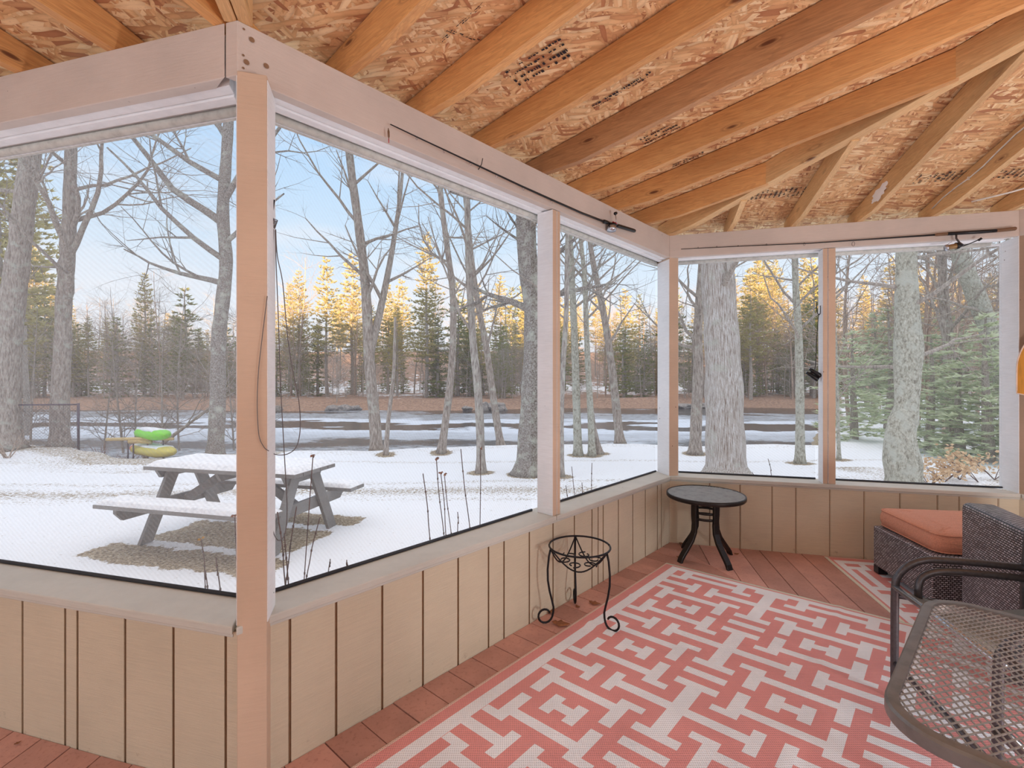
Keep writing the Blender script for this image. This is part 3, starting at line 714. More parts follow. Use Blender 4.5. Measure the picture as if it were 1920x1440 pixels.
# plant stand
def plant_stand():
    c = Vector((.375, 2.635, 0)); o = thing('plant_stand', c, 'black wrought iron plant stand with scrolled feet, one foot on the rug', 'plant stand')
    R_, H = .168, .415
    mb = MB(); mb.tube([(R_ * math.cos(t), R_ * math.sin(t), H) for t in [2 * math.pi * i / 48 for i in range(49)]], .0055, 8); mb.build('top_ring', 'iron', o, True)
    feet = [floor_pt(1132, 1180) - c, floor_pt(1038, 1169) - c, floor_pt(1079, 1137) - c]
    for f in feet:
        d = Vector((f.x, f.y, 0)).normalized(); up = Vector((0, 0, 1)); mb = MB()
        prof = [(.165, .415), (.176, .37), (.183, .30), (.182, .24), (.172, .18), (.158, .125), (.150, .09), (.152, .062)]
        cc = (.199, .0495)
        for i in range(15):
            a = math.radians(192 + 23 * i); r_ = .043 - .0009 * i; prof.append((cc[0] + r_ * math.cos(a) * 1.0, cc[1] + r_ * math.sin(a)))
        path = [d * a + up * z for a, z in prof]; mb.tube(path, .0058, 8); mb.build('leg', 'iron', o, True)
    # hanging basket: three drooping rods and four scrolls
    mb = MB()
    for k in range(3):
        a = math.atan2(feet[k].y, feet[k].x); b = math.atan2(feet[(k + 1) % 3].y, feet[(k + 1) % 3].x)
        p0 = Vector((R_ * math.cos(a), R_ * math.sin(a), H)); p1 = Vector((R_ * math.cos(b), R_ * math.sin(b), H))
        path = [p0.lerp(p1, t) + Vector((0, 0, -.115 * math.sin(math.pi * t))) + (p0 + p1).normalized().to_2d().to_3d() * (.03 * math.sin(math.pi * t)) for t in [i / 20 for i in range(21)]]
        mb.tube(path, .0042, 6)
    mb.build('basket', 'iron', o, True)
    for k in range(6):
        a0 = k * math.pi / 3; mb = MB(); path = []
        for i in range(22):
            a = a0 + .35 + i * .27; r_ = .042 - .0012 * i
            path.append(Vector((.085 * math.cos(a0) + r_ * math.cos(a), .085 * math.sin(a0) + r_ * math.sin(a), H - .075)))
        mb.tube(path, .0036, 6); mb.build('scroll', 'iron', o, True)
plant_stand()

# round side table
def side_table():
    c = Vector((1.445, 3.545, 0)); H = .487; R_ = .278; o = thing('side_table', c, 'small round dark metal table in the far corner', 'table')
    mb = MB(); mb.lathe([(R_ - .012, H - .004), (R_ - .004, H), (R_, H - .006), (R_, H - .026), (R_ - .005, H - .032), (R_ - .014, H - .030), (R_ - .012, H - .004)], seg=56); mb.build('rim', 'dark_metal', o, True)
    mb = MB(); n = 52
    for i in range(n):
        x = -R_ + .012 + (2 * R_ - .024) * i / (n - 1); y = math.sqrt(max(0, (R_ - .008) ** 2 - x * x))
        ca, sa = math.cos(.5), math.sin(.5)
        mb.tube([(x * ca - y * sa, x * sa + y * ca, H - .006), (x * ca + y * sa, x * sa - y * ca, H - .006)], .0034, 5, caps=False)
    for i in range(24):
        y = -R_ + .02 + (2 * R_ - .04) * i / 23; x = math.sqrt(max(0, (R_ - .008) ** 2 - y * y)); ca, sa = math.cos(.5), math.sin(.5)
        mb.tube([(-x * ca - y * sa, -x * sa + y * ca, H - .010), (x * ca - y * sa, x * sa + y * ca, H - .010)], .002, 4, caps=False)
    mb.build('mesh_top', 'mesh_metal', o)
    a0 = math.atan2(-.232, .085)
    for k in range(4):
        a = a0 + k * math.pi / 2; d = Vector((math.cos(a), math.sin(a), 0)); w = Vector((-d.y, d.x, 0)); mb = MB()
        prof = [(.10, .455), (.105, .40), (.105, .33), (.10, .27), (.105, .21), (.13, .15), (.168, .10), (.20, .06), (.222, .03), (.235, .0)]
        L = []
        for i, (r_, z) in enumerate(prof):
            q = prof[min(i + 1, len(prof) - 1)]; p = prof[max(i - 1, 0)]; tx, tz = q[0] - p[0], q[1] - p[1]; l = math.hypot(tx, tz); nx, nz = -tz / l * .010, tx / l * .010; hw_ = .023
            if i == len(prof) - 1: nx, nz = .008, 0
            L.append([d * (r_ + nx) + w * hw_ + Vector((0, 0, max(0, z + nz))), d * (r_ + nx) - w * hw_ + Vector((0, 0, max(0, z + nz))), d * (r_ - nx) - w * hw_ + Vector((0, 0, max(0, z - nz))), d * (r_ - nx) + w * hw_ + Vector((0, 0, max(0, z - nz)))])
        for q in L: mb.v += [tuple(x) for x in q]
        for i in range(len(L) - 1):
            for j in range(4): mb.f.append((i * 4 + j, i * 4 + (j + 1) % 4, i * 4 + 4 + (j + 1) % 4, i * 4 + 4 + j)); mb.m.append(0)
        mb.f.append((0, 3, 2, 1)); mb.f.append(tuple(len(L) * 4 - 4 + j for j in range(4))); mb.m += [0, 0]
        mb.build('leg', 'dark_metal', o, bevel=.003)
    for z in (.345, .30):
        mb = MB(); mb.lathe([(.092, z), (.096, z), (.096, z + .018), (.092, z + .018), (.092, z)], seg=40); mb.build('brace_ring', 'dark_metal', o, True)
    mb = MB(); mb.tube([(.12, 0, H - .025), (-.12, 0, H - .025)], .009, 8); mb.tube([(0, .12, H - .025), (0, -.12, H - .025)], .009, 8); mb.build('cross_brace', 'dark_metal', o)
side_table()

# expanded-metal table, front right
def mesh_table():
    P0 = Vector((.690, .902, 0)); P1 = Vector((1.240, 1.417, 0)); d = (P1 - P0).normalized(); L = (P1 - P0).length; e = Vector((d.y, -d.x, 0)); H = .71; W_ = .72
    o = thing('patio_table', P0 + d * L / 2 + e * W_ / 2, 'square dark metal patio table with a diamond mesh top in the right foreground', 'table'); org = o.location
    def T(a, b, z): return P0 + d * a + e * b + Vector((0, 0, z)) - org
    rc = .11
    def outline(off, n=8):
        pts = []
        for cx, cy, a0 in ((rc, rc, math.pi), (L - rc, rc, -math.pi / 2), (L - rc, W_ - rc, 0), (rc, W_ - rc, math.pi / 2)):
            for i in range(n + 1):
                a = a0 + math.pi / 2 * i / n; pts.append((cx + (rc - off) * math.cos(a), cy + (rc - off) * math.sin(a)))
        return pts
    mb = MB(); rings = [(0, H - .030), (-.002, H - .026), (-.002, H - .006), (.002, H - .001), (.006, H), (.021, H), (.022, H - .004), (.018, H - .030)]
    n = len(outline(0))
    for off, z in rings:
        for x, y in outline(off): mb.v.append(tuple(T(x, y, z)))
    for i in range(len(rings)):
        i2 = (i + 1) % len(rings)
        for k in range(n): mb.f.append((i * n + k, i * n + (k + 1) % n, i2 * n + (k + 1) % n, i2 * n + k)); mb.m.append(0)
    mb.build('rim', 'rim_metal', o, auto=True)
    # diamond mesh: two families of flat strands clipped to the inner outline
    mb = MB(); inn = outline(.016)
    def clipline(px_, py_, dx, dy):
        ts = []
        for i in range(n):
            (ax, ay), (bx, by) = inn[i], inn[(i + 1) % n]; ex, ey = bx - ax, by - ay; den = dx * ey - dy * ex
            if abs(den) < 1e-9: continue
            t = ((ax - px_) * ey - (ay - py_) * ex) / den; u_ = ((ax - px_) * dy - (ay - py_) * dx) / den
            if 0 <= u_ <= 1: ts.append(t)
        return (min(ts), max(ts)) if len(ts) >= 2 else None
    for fam, ang in enumerate((math.radians(61), math.radians(-61))):
        dx, dy = math.sin(ang), math.cos(ang); nx, ny = dy, -dx; pit = .0142
        for k in range(-90, 91):
            cx, cy = L / 2 + nx * k * pit, W_ / 2 + ny * k * pit; r_ = clipline(cx, cy, dx, dy)
            if not r_: continue
            a, b = r_; z = H - .006 - fam * .0012
            hw_ = .0013; p = (cx + dx * a, cy + dy * a); q = (cx + dx * b, cy + dy * b)
            P = [T(p[0] - nx * hw_, p[1] - ny * hw_, z - .0016), T(q[0] - nx * hw_, q[1] - ny * hw_, z - .0016), T(q[0] + nx * hw_, q[1] + ny * hw_, z - .0016), T(p[0] + nx * hw_, p[1] + ny * hw_, z - .0016)]
            mb.hexa(P + [x + Vector((0, 0, .0022)) for x in P])
    mb.build('mesh_top', 'mesh_metal', o)
    # four legs bowed in to a ring
    for k in range(4):
        a = math.pi / 4 + k * math.pi / 2; dd = d * math.cos(a) + e * math.sin(a); mb = MB()
        prof = [(.28, H - .035), (.22, .62), (.10, .50), (.055, .40), (.06, .28), (.13, .14), (.24, .05), (.33, .012)]
        pts = []
        for i in range(len(prof) - 1):
            for j in range(4): 
                t = j / 4; p = [prof[max(i - 1, 0)], prof[i], prof[i + 1], prof[min(i + 2, len(prof) - 1)]]
                f = lambda c_: .5 * ((2 * p[1][c_]) + (-p[0][c_] + p[2][c_]) * t + (2 * p[0][c_] - 5 * p[1][c_] + 4 * p[2][c_] - p[3][c_]) * t * t + (-p[0][c_] + 3 * p[1][c_] - 3 * p[2][c_] + p[3][c_]) * t ** 3)
                pts.append(dd * f(0) + Vector((0, 0, f(1))))
        pts.append(dd * prof[-1][0] + Vector((0, 0, prof[-1][1]))); mb.tube(pts, .012, 10); mb.build('leg', 'gunmetal', o, True)
    mb = MB(); mb.lathe([(.05, .33), (.055, .33), (.055, .36), (.05, .36), (.05, .33)], seg=24); mb.build('brace_ring', 'gunmetal', o, True)
mesh_table()

# tubular sling chair
def smooth_path(pts, n=6):
    o = []
    for i in range(len(pts) - 1):
        p = [pts[max(i - 1, 0)], pts[i], pts[i + 1], pts[min(i + 2, len(pts) - 1)]]
        for j in range(n):
            t = j / n; o.append(.5 * ((p[1] * 2) + (p[2] - p[0]) * t + (p[0] * 2 - p[1] * 5 + p[2] * 4 - p[3]) * t * t + (p[1] * 3 - p[0] - p[2] * 3 + p[3]) * t ** 3))
    return o + [pts[-1]]
def sling_chair():
    Fp = Vector((1.60, 1.985, 0)); g = Vector((.974, -.227, 0)).normalized(); w = Vector((g.y, -g.x, 0)); Wc = .56; D = .46
    o = thing('patio_chair', Fp + g * D / 2 + w * Wc / 2, 'dark tubular patio chair with double rail arms, pushed under the mesh table', 'chair'); org = o.location
    T = lambda a, b, z: Fp + g * a + w * b + Vector((0, 0, z)) - org
    AH = .60; rt = .0145
    for b in (0, Wc):
        mb = MB()
        mb.tube(smooth_path([T(.0, b, .012), T(.0, b, .25), T(.002, b, .46), T(.012, b, .52), T(.05, b, .567), T(.10, b, .593), T(.16, b, AH), T(.3, b, AH), T(D - .02, b, AH - .005)]), rt, 12)
        mb.build('arm_tube', 'gunmetal', o, True)
        mb = MB(); i = .008 if b == 0 else -.008
        mb.tube(smooth_path([T(.07, b + i * 4, .43), T(.068, b + i * 4, .49), T(.085, b + i * 3, .53), T(.13, b + i * 3, .557), T(.20, b + i * 3, .565), T(.3, b + i * 3, .565), T(D - .01, b + i * 3, .56)]), rt * .95, 12)
        mb.build('arm_rail', 'gunmetal', o, True)
        mb = MB(); mb.tube(smooth_path([T(D + .03, b, .012), T(D - .01, b, .3), T(D - .01, b, .6), T(D + .02, b, .95)]), rt, 12); mb.build('back_leg', 'gunmetal', o, True)
        mb = MB(); mb.tube([T(.0, b, .44), T(D, b, .40)], .011, 10); mb.build('side_rail', 'gunmetal', o, True)
    mb = MB(); mb.tube([T(.0, 0, .475), T(.02, Wc, .475)], .0125, 12); mb.build('front_rail', 'silver', o, True)
    for z, a in ((.16, .0), (.93, D + .017)):
        mb = MB(); mb.tube([T(a, 0, z), T(a, Wc, z)], .011, 10); mb.build('cross_rail', 'gunmetal', o, True)
    mb = MB(); n = 14
    for i in range(n + 1):
        t = i / n; z = .468 - .035 * math.sin(math.pi * t) - .03 * t
        for b in (.02, Wc - .02): mb.v.append(tuple(T(.01 + (D - .02) * t, b, z)))
    for i in range(n): mb.f.append((2 * i, 2 * i + 2, 2 * i + 3, 2 * i + 1)); mb.m.append(0)
    s_ = mb.build('seat', 'sling_fabric', o, True); s_.modifiers.new('so', 'SOLIDIFY').thickness = .004
    mb = MB(); n = 10
    for i in range(n + 1):
        t = i / n
        for b in (.02, Wc - .02): mb.v.append(tuple(T(D - .012 + .012 * math.sin(math.pi * t) + .03 * max(0, t - .5), b, .44 + .49 * t)))
    for i in range(n): mb.f.append((2 * i, 2 * i + 2, 2 * i + 3, 2 * i + 1)); mb.m.append(0)
    s_ = mb.build('backrest', 'sling_fabric', o, True); s_.modifiers.new('so', 'SOLIDIFY').thickness = .004
sling_chair()

# wicker pieces: rounded boxes with UVs in metres for the weave
def wicker_box(name, T, x0, x1, y0, y1, z0, z1, r, parent, top=None, mat='wicker', slope=0):
    bm = bmesh.new(); bmesh.ops.create_cube(bm, size=1)
    for v in bm.verts:
        x = x0 if v.co.x < 0 else x1; y = y0 if v.co.y < 0 else y1; z = z0 if v.co.z < 0 else z1
        v.co = Vector((x, y, z))
    vert = bm.edges[:]
    bmesh.ops.bevel(bm, geom=vert, offset=r, segments=5, profile=.5, affect='EDGES')
    uv = bm.loops.layers.uv.new('UVMap')
    for f in bm.faces:
        nr = f.normal; ax = max(range(3), key=lambda i: abs(nr[i]))
        for l in f.loops:
            c = l.vert.co; l[uv].uv = (c.y, c.z) if ax == 0 else ((c.x, c.z) if ax == 1 else (c.x, c.y))
    for v in bm.verts:
        if slope and v.co.z > (z0 + z1) / 2: v.co.z -= slope * (y1 - v.co.y)
    for v in bm.verts: v.co = T(v.co.x, v.co.y, v.co.z)
    if T(1, 0, 0).cross(T(0, 1, 0)).z < 0 and False: pass
    bmesh.ops.recalc_face_normals(bm, faces=bm.faces)
    me = bpy.data.meshes.new(name); bm.to_mesh(me); bm.free(); me.materials.append(M[mat]); smooth_by_angle(me, .9)
    o = bpy.data.objects.new(name, me); COL.objects.link(o); o.parent = parent; return o
def wickers():
    a = Vector((2.51, 3.30, 0)); b = Vector((2.42, 2.735, 0)); y = (a - b).normalized(); x = Vector((y.y, -y.x, 0)); Ly = (a - b).length
    o = thing('wicker_ottoman', b, 'dark brown wicker ottoman standing on the smaller rug', 'ottoman')
    T = lambda i, j, k: x * i + y * j + Vector((0, 0, k))
    wicker_box('body', T, 0, .72, 0, Ly, .055, .325, .012, o)
    for i in (0, .66):
        for j in (0, Ly - .06):
            mb = MB(); mb.box(i + .003, i + .06, j + .003, j + .057, .007, .056, T); mb.build('foot', 'black_plastic', o)
    # cushion
    bm = bmesh.new(); nx, ny = 22, 22; W_, D_ = .60, .585
    def zt(u, v): return (1 - abs(2 * u - 1) ** 5) * (1 - abs(2 * v - 1) ** 5)
    cu = thing('seat_cushion', b + x * .04 + y * .015 + Vector((0, 0, .326)), 'terracotta orange box cushion lying on the wicker ottoman', 'cushion')
    for lab, sg in (('top', 1), ('bottom', -1)):
        pass
    mb = MB(); seg = 44; rc = .07
    def outline(off):
        pts = []
        for cx, cy, a0 in ((rc, rc, math.pi), (W_ - rc, rc, -math.pi / 2), (W_ - rc, D_ - rc, 0), (rc, D_ - rc, math.pi / 2)):
            for i in range(9):
                an = a0 + math.pi / 2 * i / 8; pts.append((cx + (rc - off) * math.cos(an), cy + (rc - off) * math.sin(an)))
        return pts
    rings = [(.03, 0), (.004, .008), (-.008, .045), (-.008, .075), (.004, .108), (.02, .118), (.06, .126), (.12, .131)]
    n = len(outline(0))
    for off, z in rings:
        if off < rc: P = outline(off)
        else:
            P = [(W_ / 2 + (p[0] - W_ / 2) * (1 - off / (W_ / 2)), D_ / 2 + (p[1] - D_ / 2) * (1 - off / (D_ / 2))) for p in outline(0)]
        for i_, (p, q) in enumerate(P): mb.v.append(tuple(T(p, q, z + .002 * math.sin(i_ * 1.7 + off * 90))))
    for i in range(len(rings) - 1):
        for k in range(n): mb.f.append((i * n + k, i * n + (k + 1) % n, (i + 1) * n + (k + 1) % n, (i + 1) * n + k)); mb.m.append(0)
    mb.f.append(tuple(range(n - 1, -1, -1))); mb.f.append(tuple((len(rings) - 1) * n + k for k in range(n))); mb.m += [0, 0]
    mb.build('cushion_body', 'cushion_fabric', cu, True)
    for z in (.109, .010):
        mb = MB(); P = outline(.001); mb.tube([T(p, q, z) for p, q in P + P[:1]], .0042, 6); mb.build('piping', 'cushion_fabric', cu, True)
    # armchair beside it, its woven back towards us
    b2 = Vector((2.43, 2.575, 0)); yy = Vector((.19, .49, 0)).normalized(); xx = Vector((yy.y, -yy.x, 0)); b2 = b2 - yy * .80
    ch = thing('wicker_armchair', b2, 'dark woven wicker armchair behind the mesh table, its slab side facing the camera', 'armchair')
    T2 = lambda i, j, k: xx * i + yy * j + Vector((0, 0, k))
    wicker_box('backrest', T2, 0, .15, 0, .80, .06, .68, .03, ch)
    wicker_box('armrest', T2, .15, .78, 0, .14, .06, .56, .03, ch); wicker_box('armrest', T2, .15, .78, .66, .80, .06, .56, .03, ch)
    wicker_box('seat', T2, .15, .76, .14, .66, .06, .32, .01, ch)
    for i in (0.01, .70):
        for j in (.01, .74):
            mb = MB(); mb.box(i, i + .05, j, j + .05, .007, .062, T2); mb.build('foot', 'black_plastic', ch)
wickers()

# ------------------------------------------------------------------ things hung on the beams and posts
def wallpts(pts, o, d, nrm): return [on_wall(px, py, o, d, nrm, t) for px, py, t in pts]
def casting_rod():
    t = -.022; ax = wallpts([(732, 233, t), (780, 256, t), (880, 303, t), (980, 350, t), (1040, 377, t), (1092, 400, t), (1131, 415, t)], A, U, UO)
    o = thing('fishing_rod', ax[3], 'black casting rod with a red and silver reel hung along the middle beam', 'fishing rod'); g = ax[3]
    mb = MB(); mb.tube([p - g for p in ax], [.0022, .0028, .0038, .005, .006, .0068, .0075], 8); mb.build('blank', 'black_plastic', o, True)
    dr = (ax[-1] - ax[-3]).normalized(); dn = Vector((0, 0, -1)) - dr * Vector((0, 0, -1)).dot(dr); dn.normalize()
    for px, py in ((781, 257), (832, 281), (882, 304), (931, 327), (981, 350), (1034, 375)):
        p = on_wall(px, py, A, U, UO, t) - g; mb = MB(); r_ = .004 + .004 * (px - 781) / 253
        mb.tube([p + dn * (.004 + r_) + dr * (r_ * math.cos(a)) + dn * (r_ * math.sin(a)) for a in [i * math.pi / 6 for i in range(13)]], .001, 5); mb.build('line_guide', 'silver', o, True)
    e = on_wall(1190, 433, A, U, UO, t) - g; s = ax[-1] - g; dr = (e - s).normalized(); L = (e - s).length
    mb = MB(); mb.tube([s + dr * x for x in (0, .01, .05, .08)], [.009, .013, .0125, .008], 12); mb.build('fore_grip', 'black_plastic', o, True)
    mb = MB(); mb.tube([s + dr * x for x in (.08, .15)], .007, 10); mb.build('reel_seat', 'dark_metal', o, True)
    mb = MB(); mb.tube([s + dr * x for x in (.145, .155, L - .01, L)], [.009, .0125, .013, .011], 12); mb.build('rear_grip', 'black_plastic', o, True)
    inn = -UO; c = s + dr * .095 + dn * .022 + inn * .012; side = dr.cross(dn).normalized(); side = side if side.dot(inn) > 0 else -side
    axis = (inn * .5 - dn * .85).normalized()
    mb = MB(); mb.tube([c + dn * .032 - dr * .012, c - dn * .002 - dr * .01], [.030, .030], 18); mb.build('spool', 'silver', o, True)
    mb = MB(); mb.tube([c - dn * .004, c - dn * .020], [.030, .024], 18); mb.build('side_plate', 'black_plastic', o, True)
    c2 = c - dn * .030 + dr * .03
    mb = MB(); mb.tube([c2 - axis * .004, c2 + axis * .004], [.017, .017], 14); mb.build('star_drag', 'red_anodised', o, True)
    h1 = c2 - dn * .058 - dr * .012 + inn * .012; h2 = c2 + dn * .020 + dr * .022 + inn * .012
    mb = MB(); mb.tube([h1, c2 + inn * .012, h2], .0036, 6); mb.build('crank', 'silver', o, True)
    for h in (h1, h2):
        mb = MB(); k = dr * .012 - dn * .004; mb.tube([h - k, h - k * .5, h + k, h + k * 1.2], [.006, .010, .010, .006], 10); mb.build('crank_knob', 'black_plastic', o, True)
    # lure below the tip
    P = wallpts([(728, 240, -.02), (728.5, 247, -.02), (729, 256, -.02), (729, 260, -.02)], A, U, UO); l = thing('fishing_lure', P[0], 'tiny brown spoon lure with a red tip below the rod tip', 'lure')
    mb = MB(); mb.tube([p - P[0] for p in P], [.001, .0045, .004, .001], 8); mb.build('spoon', 'cork', l, True)
    mb = MB(); P2 = wallpts([(729, 260, -.02), (729, 268, -.02)], A, U, UO); mb.tube([p - P[0] for p in P2], [.002, .0015], 6); mb.build('tip', 'red_anodised', l, True)
    nl = MB(); P = wallpts([(897, 318, -.001), (903, 308, -.03), (905, 297, -.03)], A, U, UO); nl.tube(P, .0022, 6); tag(nl.build('rod_hook', 'iron', smooth=True), 'thin bent nail holding up the middle of the casting rod', 'hook')
casting_rod()
def spinning_rod():
    t = -.024; ax = wallpts([(1277, 467, -.008), (1400, 461, t), (1520, 456, t), (1640, 448, t), (1752, 440.5, t)], B, V, VO); g = ax[-1]
    o = thing('fishing_rod', g, 'dark spinning rod with cork grip and open-faced reel hung along the right beam', 'fishing rod')
    mb = MB(); mb.tube([p - g for p in ax], [.0022, .003, .004, .0052, .0065], 8); mb.build('blank', 'black_plastic', o, True)
    grp = wallpts([(1752, 440.5, t), (1768, 439, t), (1776, 438.5, t), (1840, 434.5, t), (1868, 432.5, t), (1905, 428.5, t)], B, V, VO); q = [p - g for p in grp]
    mb = MB(); mb.tube([q[0], q[0].lerp(q[1], .3), q[2]], [.007, .011, .0115], 12); mb.build('cork_grip', 'cork', o, True)
    mb = MB(); mb.tube([q[4], q[4].lerp(q[5], .05), q[4].lerp(q[5], .95), q[5]], [.011, .012, .013, .010], 12); mb.build('cork_grip', 'cork', o, True)
    mb = MB(); mb.tube([q[2], q[3], q[4]], [.012, .0125, .012], 12); mb.build('reel_seat', 'black_plastic', o, True)
    for px, py, r_ in ((1309, 466, .003), (1344, 464.5, .004), (1384, 463, .005), (1437, 460, .007), (1508, 458, .011), (1600, 456, .017)):
        p = on_wall(px, py - 4, B, V, VO, t) - g; mb = MB()
        mb.tube([p + V * (r_ * .55 * math.cos(a)) - Vector((0, 0, .004 + r_ - r_ * math.sin(a))) for a in [i * math.pi / 8 for i in range(17)]], .0012, 5); mb.build('line_guide', 'black_plastic', o, True)
    W = lambda px, py, tt=-.05: on_wall(px, py, B, V, VO, tt) - g
    mb = MB(); mb.tube([W(1793, 439, -.03), W(1793, 447, -.04), W(1799, 455), W(1806, 461)], [.006, .006, .006, .010], 8); mb.build('reel_stem', 'gunmetal', o, True)
    a, b = W(1797, 460.5), W(1772, 465); dd = (b - a).normalized(); L = (b - a).length
    mb = MB(); mb.tube([a - dd * .02, a, a + dd * L * .2], [.010, .023, .024], 16); mb.build('rotor', 'black_plastic', o, True)
    mb = MB(); mb.tube([a + dd * L * .2, a + dd * L * .25, a + dd * L * .8, a + dd * L * .85], [.022, .018, .018, .022], 16); mb.build('spool', 'gold_line', o, True)
    mb = MB(); mb.tube([a + dd * L * .84, a + dd * L], [.023, .020], 16); mb.build('spool_skirt', 'silver', o, True)
    mb = MB(); up = Vector((0, 0, 1)); c = a + dd * L * .55
    mb.tube([c + up * (.033 * math.cos(x)) + dd * (.028 * math.sin(x)) - VO * .01 for x in [math.pi * i / 14 for i in range(15)]], .0017, 6); mb.build('bail_wire', 'silver', o, True)
    mb = MB(); mb.tube([W(1806, 461), W(1818, 457), W(1832, 451), W(1838, 448.5)], [.005, .0032, .0035, .005], 8); mb.build('crank', 'black_plastic', o, True)
    mb = MB(); mb.tube([W(1834, 451, -.05), W(1841, 446.5, -.06)], [.008, .0075], 10); mb.build('crank_knob', 'black_plastic', o, True)
spinning_rod()

def cords():
    t = .03; Wp = lambda px, py, tt=t: on_wall(px, py, A, U, UO, tt)
    g = Wp(515, 425); o = thing('cord_hanger', g, 'loops of grey cord hanging from a hook on the near corner post', 'cord')
    mb = MB(); mb.tube(smooth_path([Wp(503, 386, .02) - g, Wp(506, 402, .015) - g, Wp(511, 398) - g, Wp(514.5, 375) - g]), .0022, 6); mb.build('hook', 'iron', o, True)
    mb = MB(); mb.tube(smooth_path([Wp(506, 388) - g, Wp(509, 402) - g, Wp(513, 414) - g]), .0035, 6); mb.build('blue_tie', 'cord_blue', o, True)
    mb = MB()
    for k in range(7): 
        z = 413 + k * 2.4; rr = .011 - .0013 * k; c = Wp(514, z) - g
        mb.tube([c + Vector((rr * math.cos(a), rr * math.sin(a), 0)) for a in [i * math.pi / 5 for i in range(11)]], .0016, 5)
    mb.build('coiled_cord', 'cord_grey', o, True)
    for pts in ([(513, 430), (511, 480), (509, 560), (508, 680), (506, 860), (503, 990), (506, 1085), (513, 1112)],
                [(516, 432), (518, 500), (522, 600), (526, 720), (533, 850), (538, 940), (537, 985), (531, 1008), (520, 1012), (511, 990), (507, 940)],
                [(517, 430), (520, 480), (530, 530), (538, 620), (548, 690), (560, 750), (563, 800), (557, 835), (542, 850), (522, 853), (506, 846), (497, 826), (494, 800)],
                [(511, 440), (507, 520), (504, 600), (503, 700), (504, 790), (506, 850)]):
        mb = MB(); q = [Wp(x, y, t if x > 504 else .0) - g for x, y in pts]
        mb.tube(smooth_path(q, 5), .0016, 6); mb.build('cord_loop', 'cord_grey', o, True)
    # loop lying over the post face
    mb = MB(); q = [A + E1 * ((x - 447) * .00165) - O1 * .012 + Vector((0, 0, HC - (y - CY) / F * 1.555)) - g for x, y in [(502, 555), (492, 640), (486, 700), (484, 760), (487, 815), (496, 838), (505, 846)]]
    mb.tube(smooth_path(q, 5), .0013, 6); mb.build('cord_loop', 'cord_grey', o, True)
cords()
def binoculars():
    sx = sR(1537); Wp = lambda px, py, tt=.045: on_wall(px, py, B, V, VO, tt)
    g = Wp(1526, 702); o = thing('binoculars', g, 'compact black binoculars hanging by their strap beside the split post', 'binoculars')
    k = g.y / F
    sx_ = V; up = Vector((0, 0, 1))
    a1 = (sx_ * .80 - up * .6).normalized(); a2 = (sx_ * .6 + up * .8).normalized(); nn = VO
    for i, off in enumerate((-.017, .017)):
        c = a2 * off
        mb = MB(); P = [(-.050, .0095), (-.040, .011), (-.038, .013), (-.01, .0135), (.0, .016), (.042, .0175), (.046, .0165)]
        mb.tube([c + a1 * x for x, r_ in P], [r_ for x, r_ in P], 14); mb.build('barrel', 'black_plastic', o, True)
        mb = MB(); mb.tube([c - a1 * .0505, c - a1 * .0515], [.0075, .0075], 12); mb.build('eyepiece_lens', 'silver', o, True)
    mb = MB(); mb.tube([-a1 * .03, a1 * .02], .008, 10); mb.build('hinge', 'black_plastic', o, True)
    mb = MB()
    for e in (-.01, .012):
        mb.tube(smooth_path([a1 * -.01 + a2 * e + up * .012, Wp(1529, 685 - e * 100) - g, Wp(1531, 640) - g, Wp(1534, 600) - g, Wp(1536, 588) - g], 4), .0022, 6)
    mb.build('strap', 'black_plastic', o, True)
    mb = MB(); mb.tube(smooth_path([Wp(1538, 573, .03) - g, Wp(1538, 587, .028) - g, Wp(1535, 590) - g, Wp(1532, 583) - g, Wp(1531, 566) - g], 4), .0028, 6); tag(mb.build('wall_hook', 'iron', None, True, loc=g), 'small dark hook screwed to the split post above the binoculars', 'hook')
binoculars()
def paddle():
    c = C - Vector((.7067, .7075, 0)) * .045 + az(134.96) * .075; d = az(134.96); mb = MB(); Z0 = HC - (745 - CY) / F * c.y
    n = 20; out_ = []
    for i in range(n + 1):
        t = i / n; z = Z0 + .52 * t; w = .088 * min(1, (t / .05) ** .5 if t < .05 else 1) * (1 if t < .35 else max(.16, 1 - ((t - .35) / .5) ** 2.2)); out_.append((w, z))
    prof = [(-w, z) for w, z in out_] + [(w, z) for w, z in reversed(out_)]
    cz = Vector((0, 0, 0))
    o = thing('canoe_paddle', c + Vector((0, 0, Z0)), 'varnished yellow wooden paddle hanging blade down at the right edge', 'paddle'); g = o.location
    mb.prism(prof, .012, lambda a, b, z: c + d * a + Vector((.7067, .7075, 0)) * b + Vector((0, 0, z)) - g); mb.build('blade', 'paddle_wood', o, bevel=.003)
    mb = MB(); mb.tube([c + d * a - Vector((.7067, .7075, 0)) * .004 + Vector((0, 0, z)) - g for a, z in prof[:n + 1]], .0045, 6); mb.build('edge_band', 'paddle_edge', o, True)
    mb = MB(); mb.tube([c + Vector((0, 0, Z0 + .5)) - g, c + Vector((0, 0, Z0 + 1.15)) - g], .014, 10); mb.build('shaft', 'paddle_wood', o, True)
paddle()

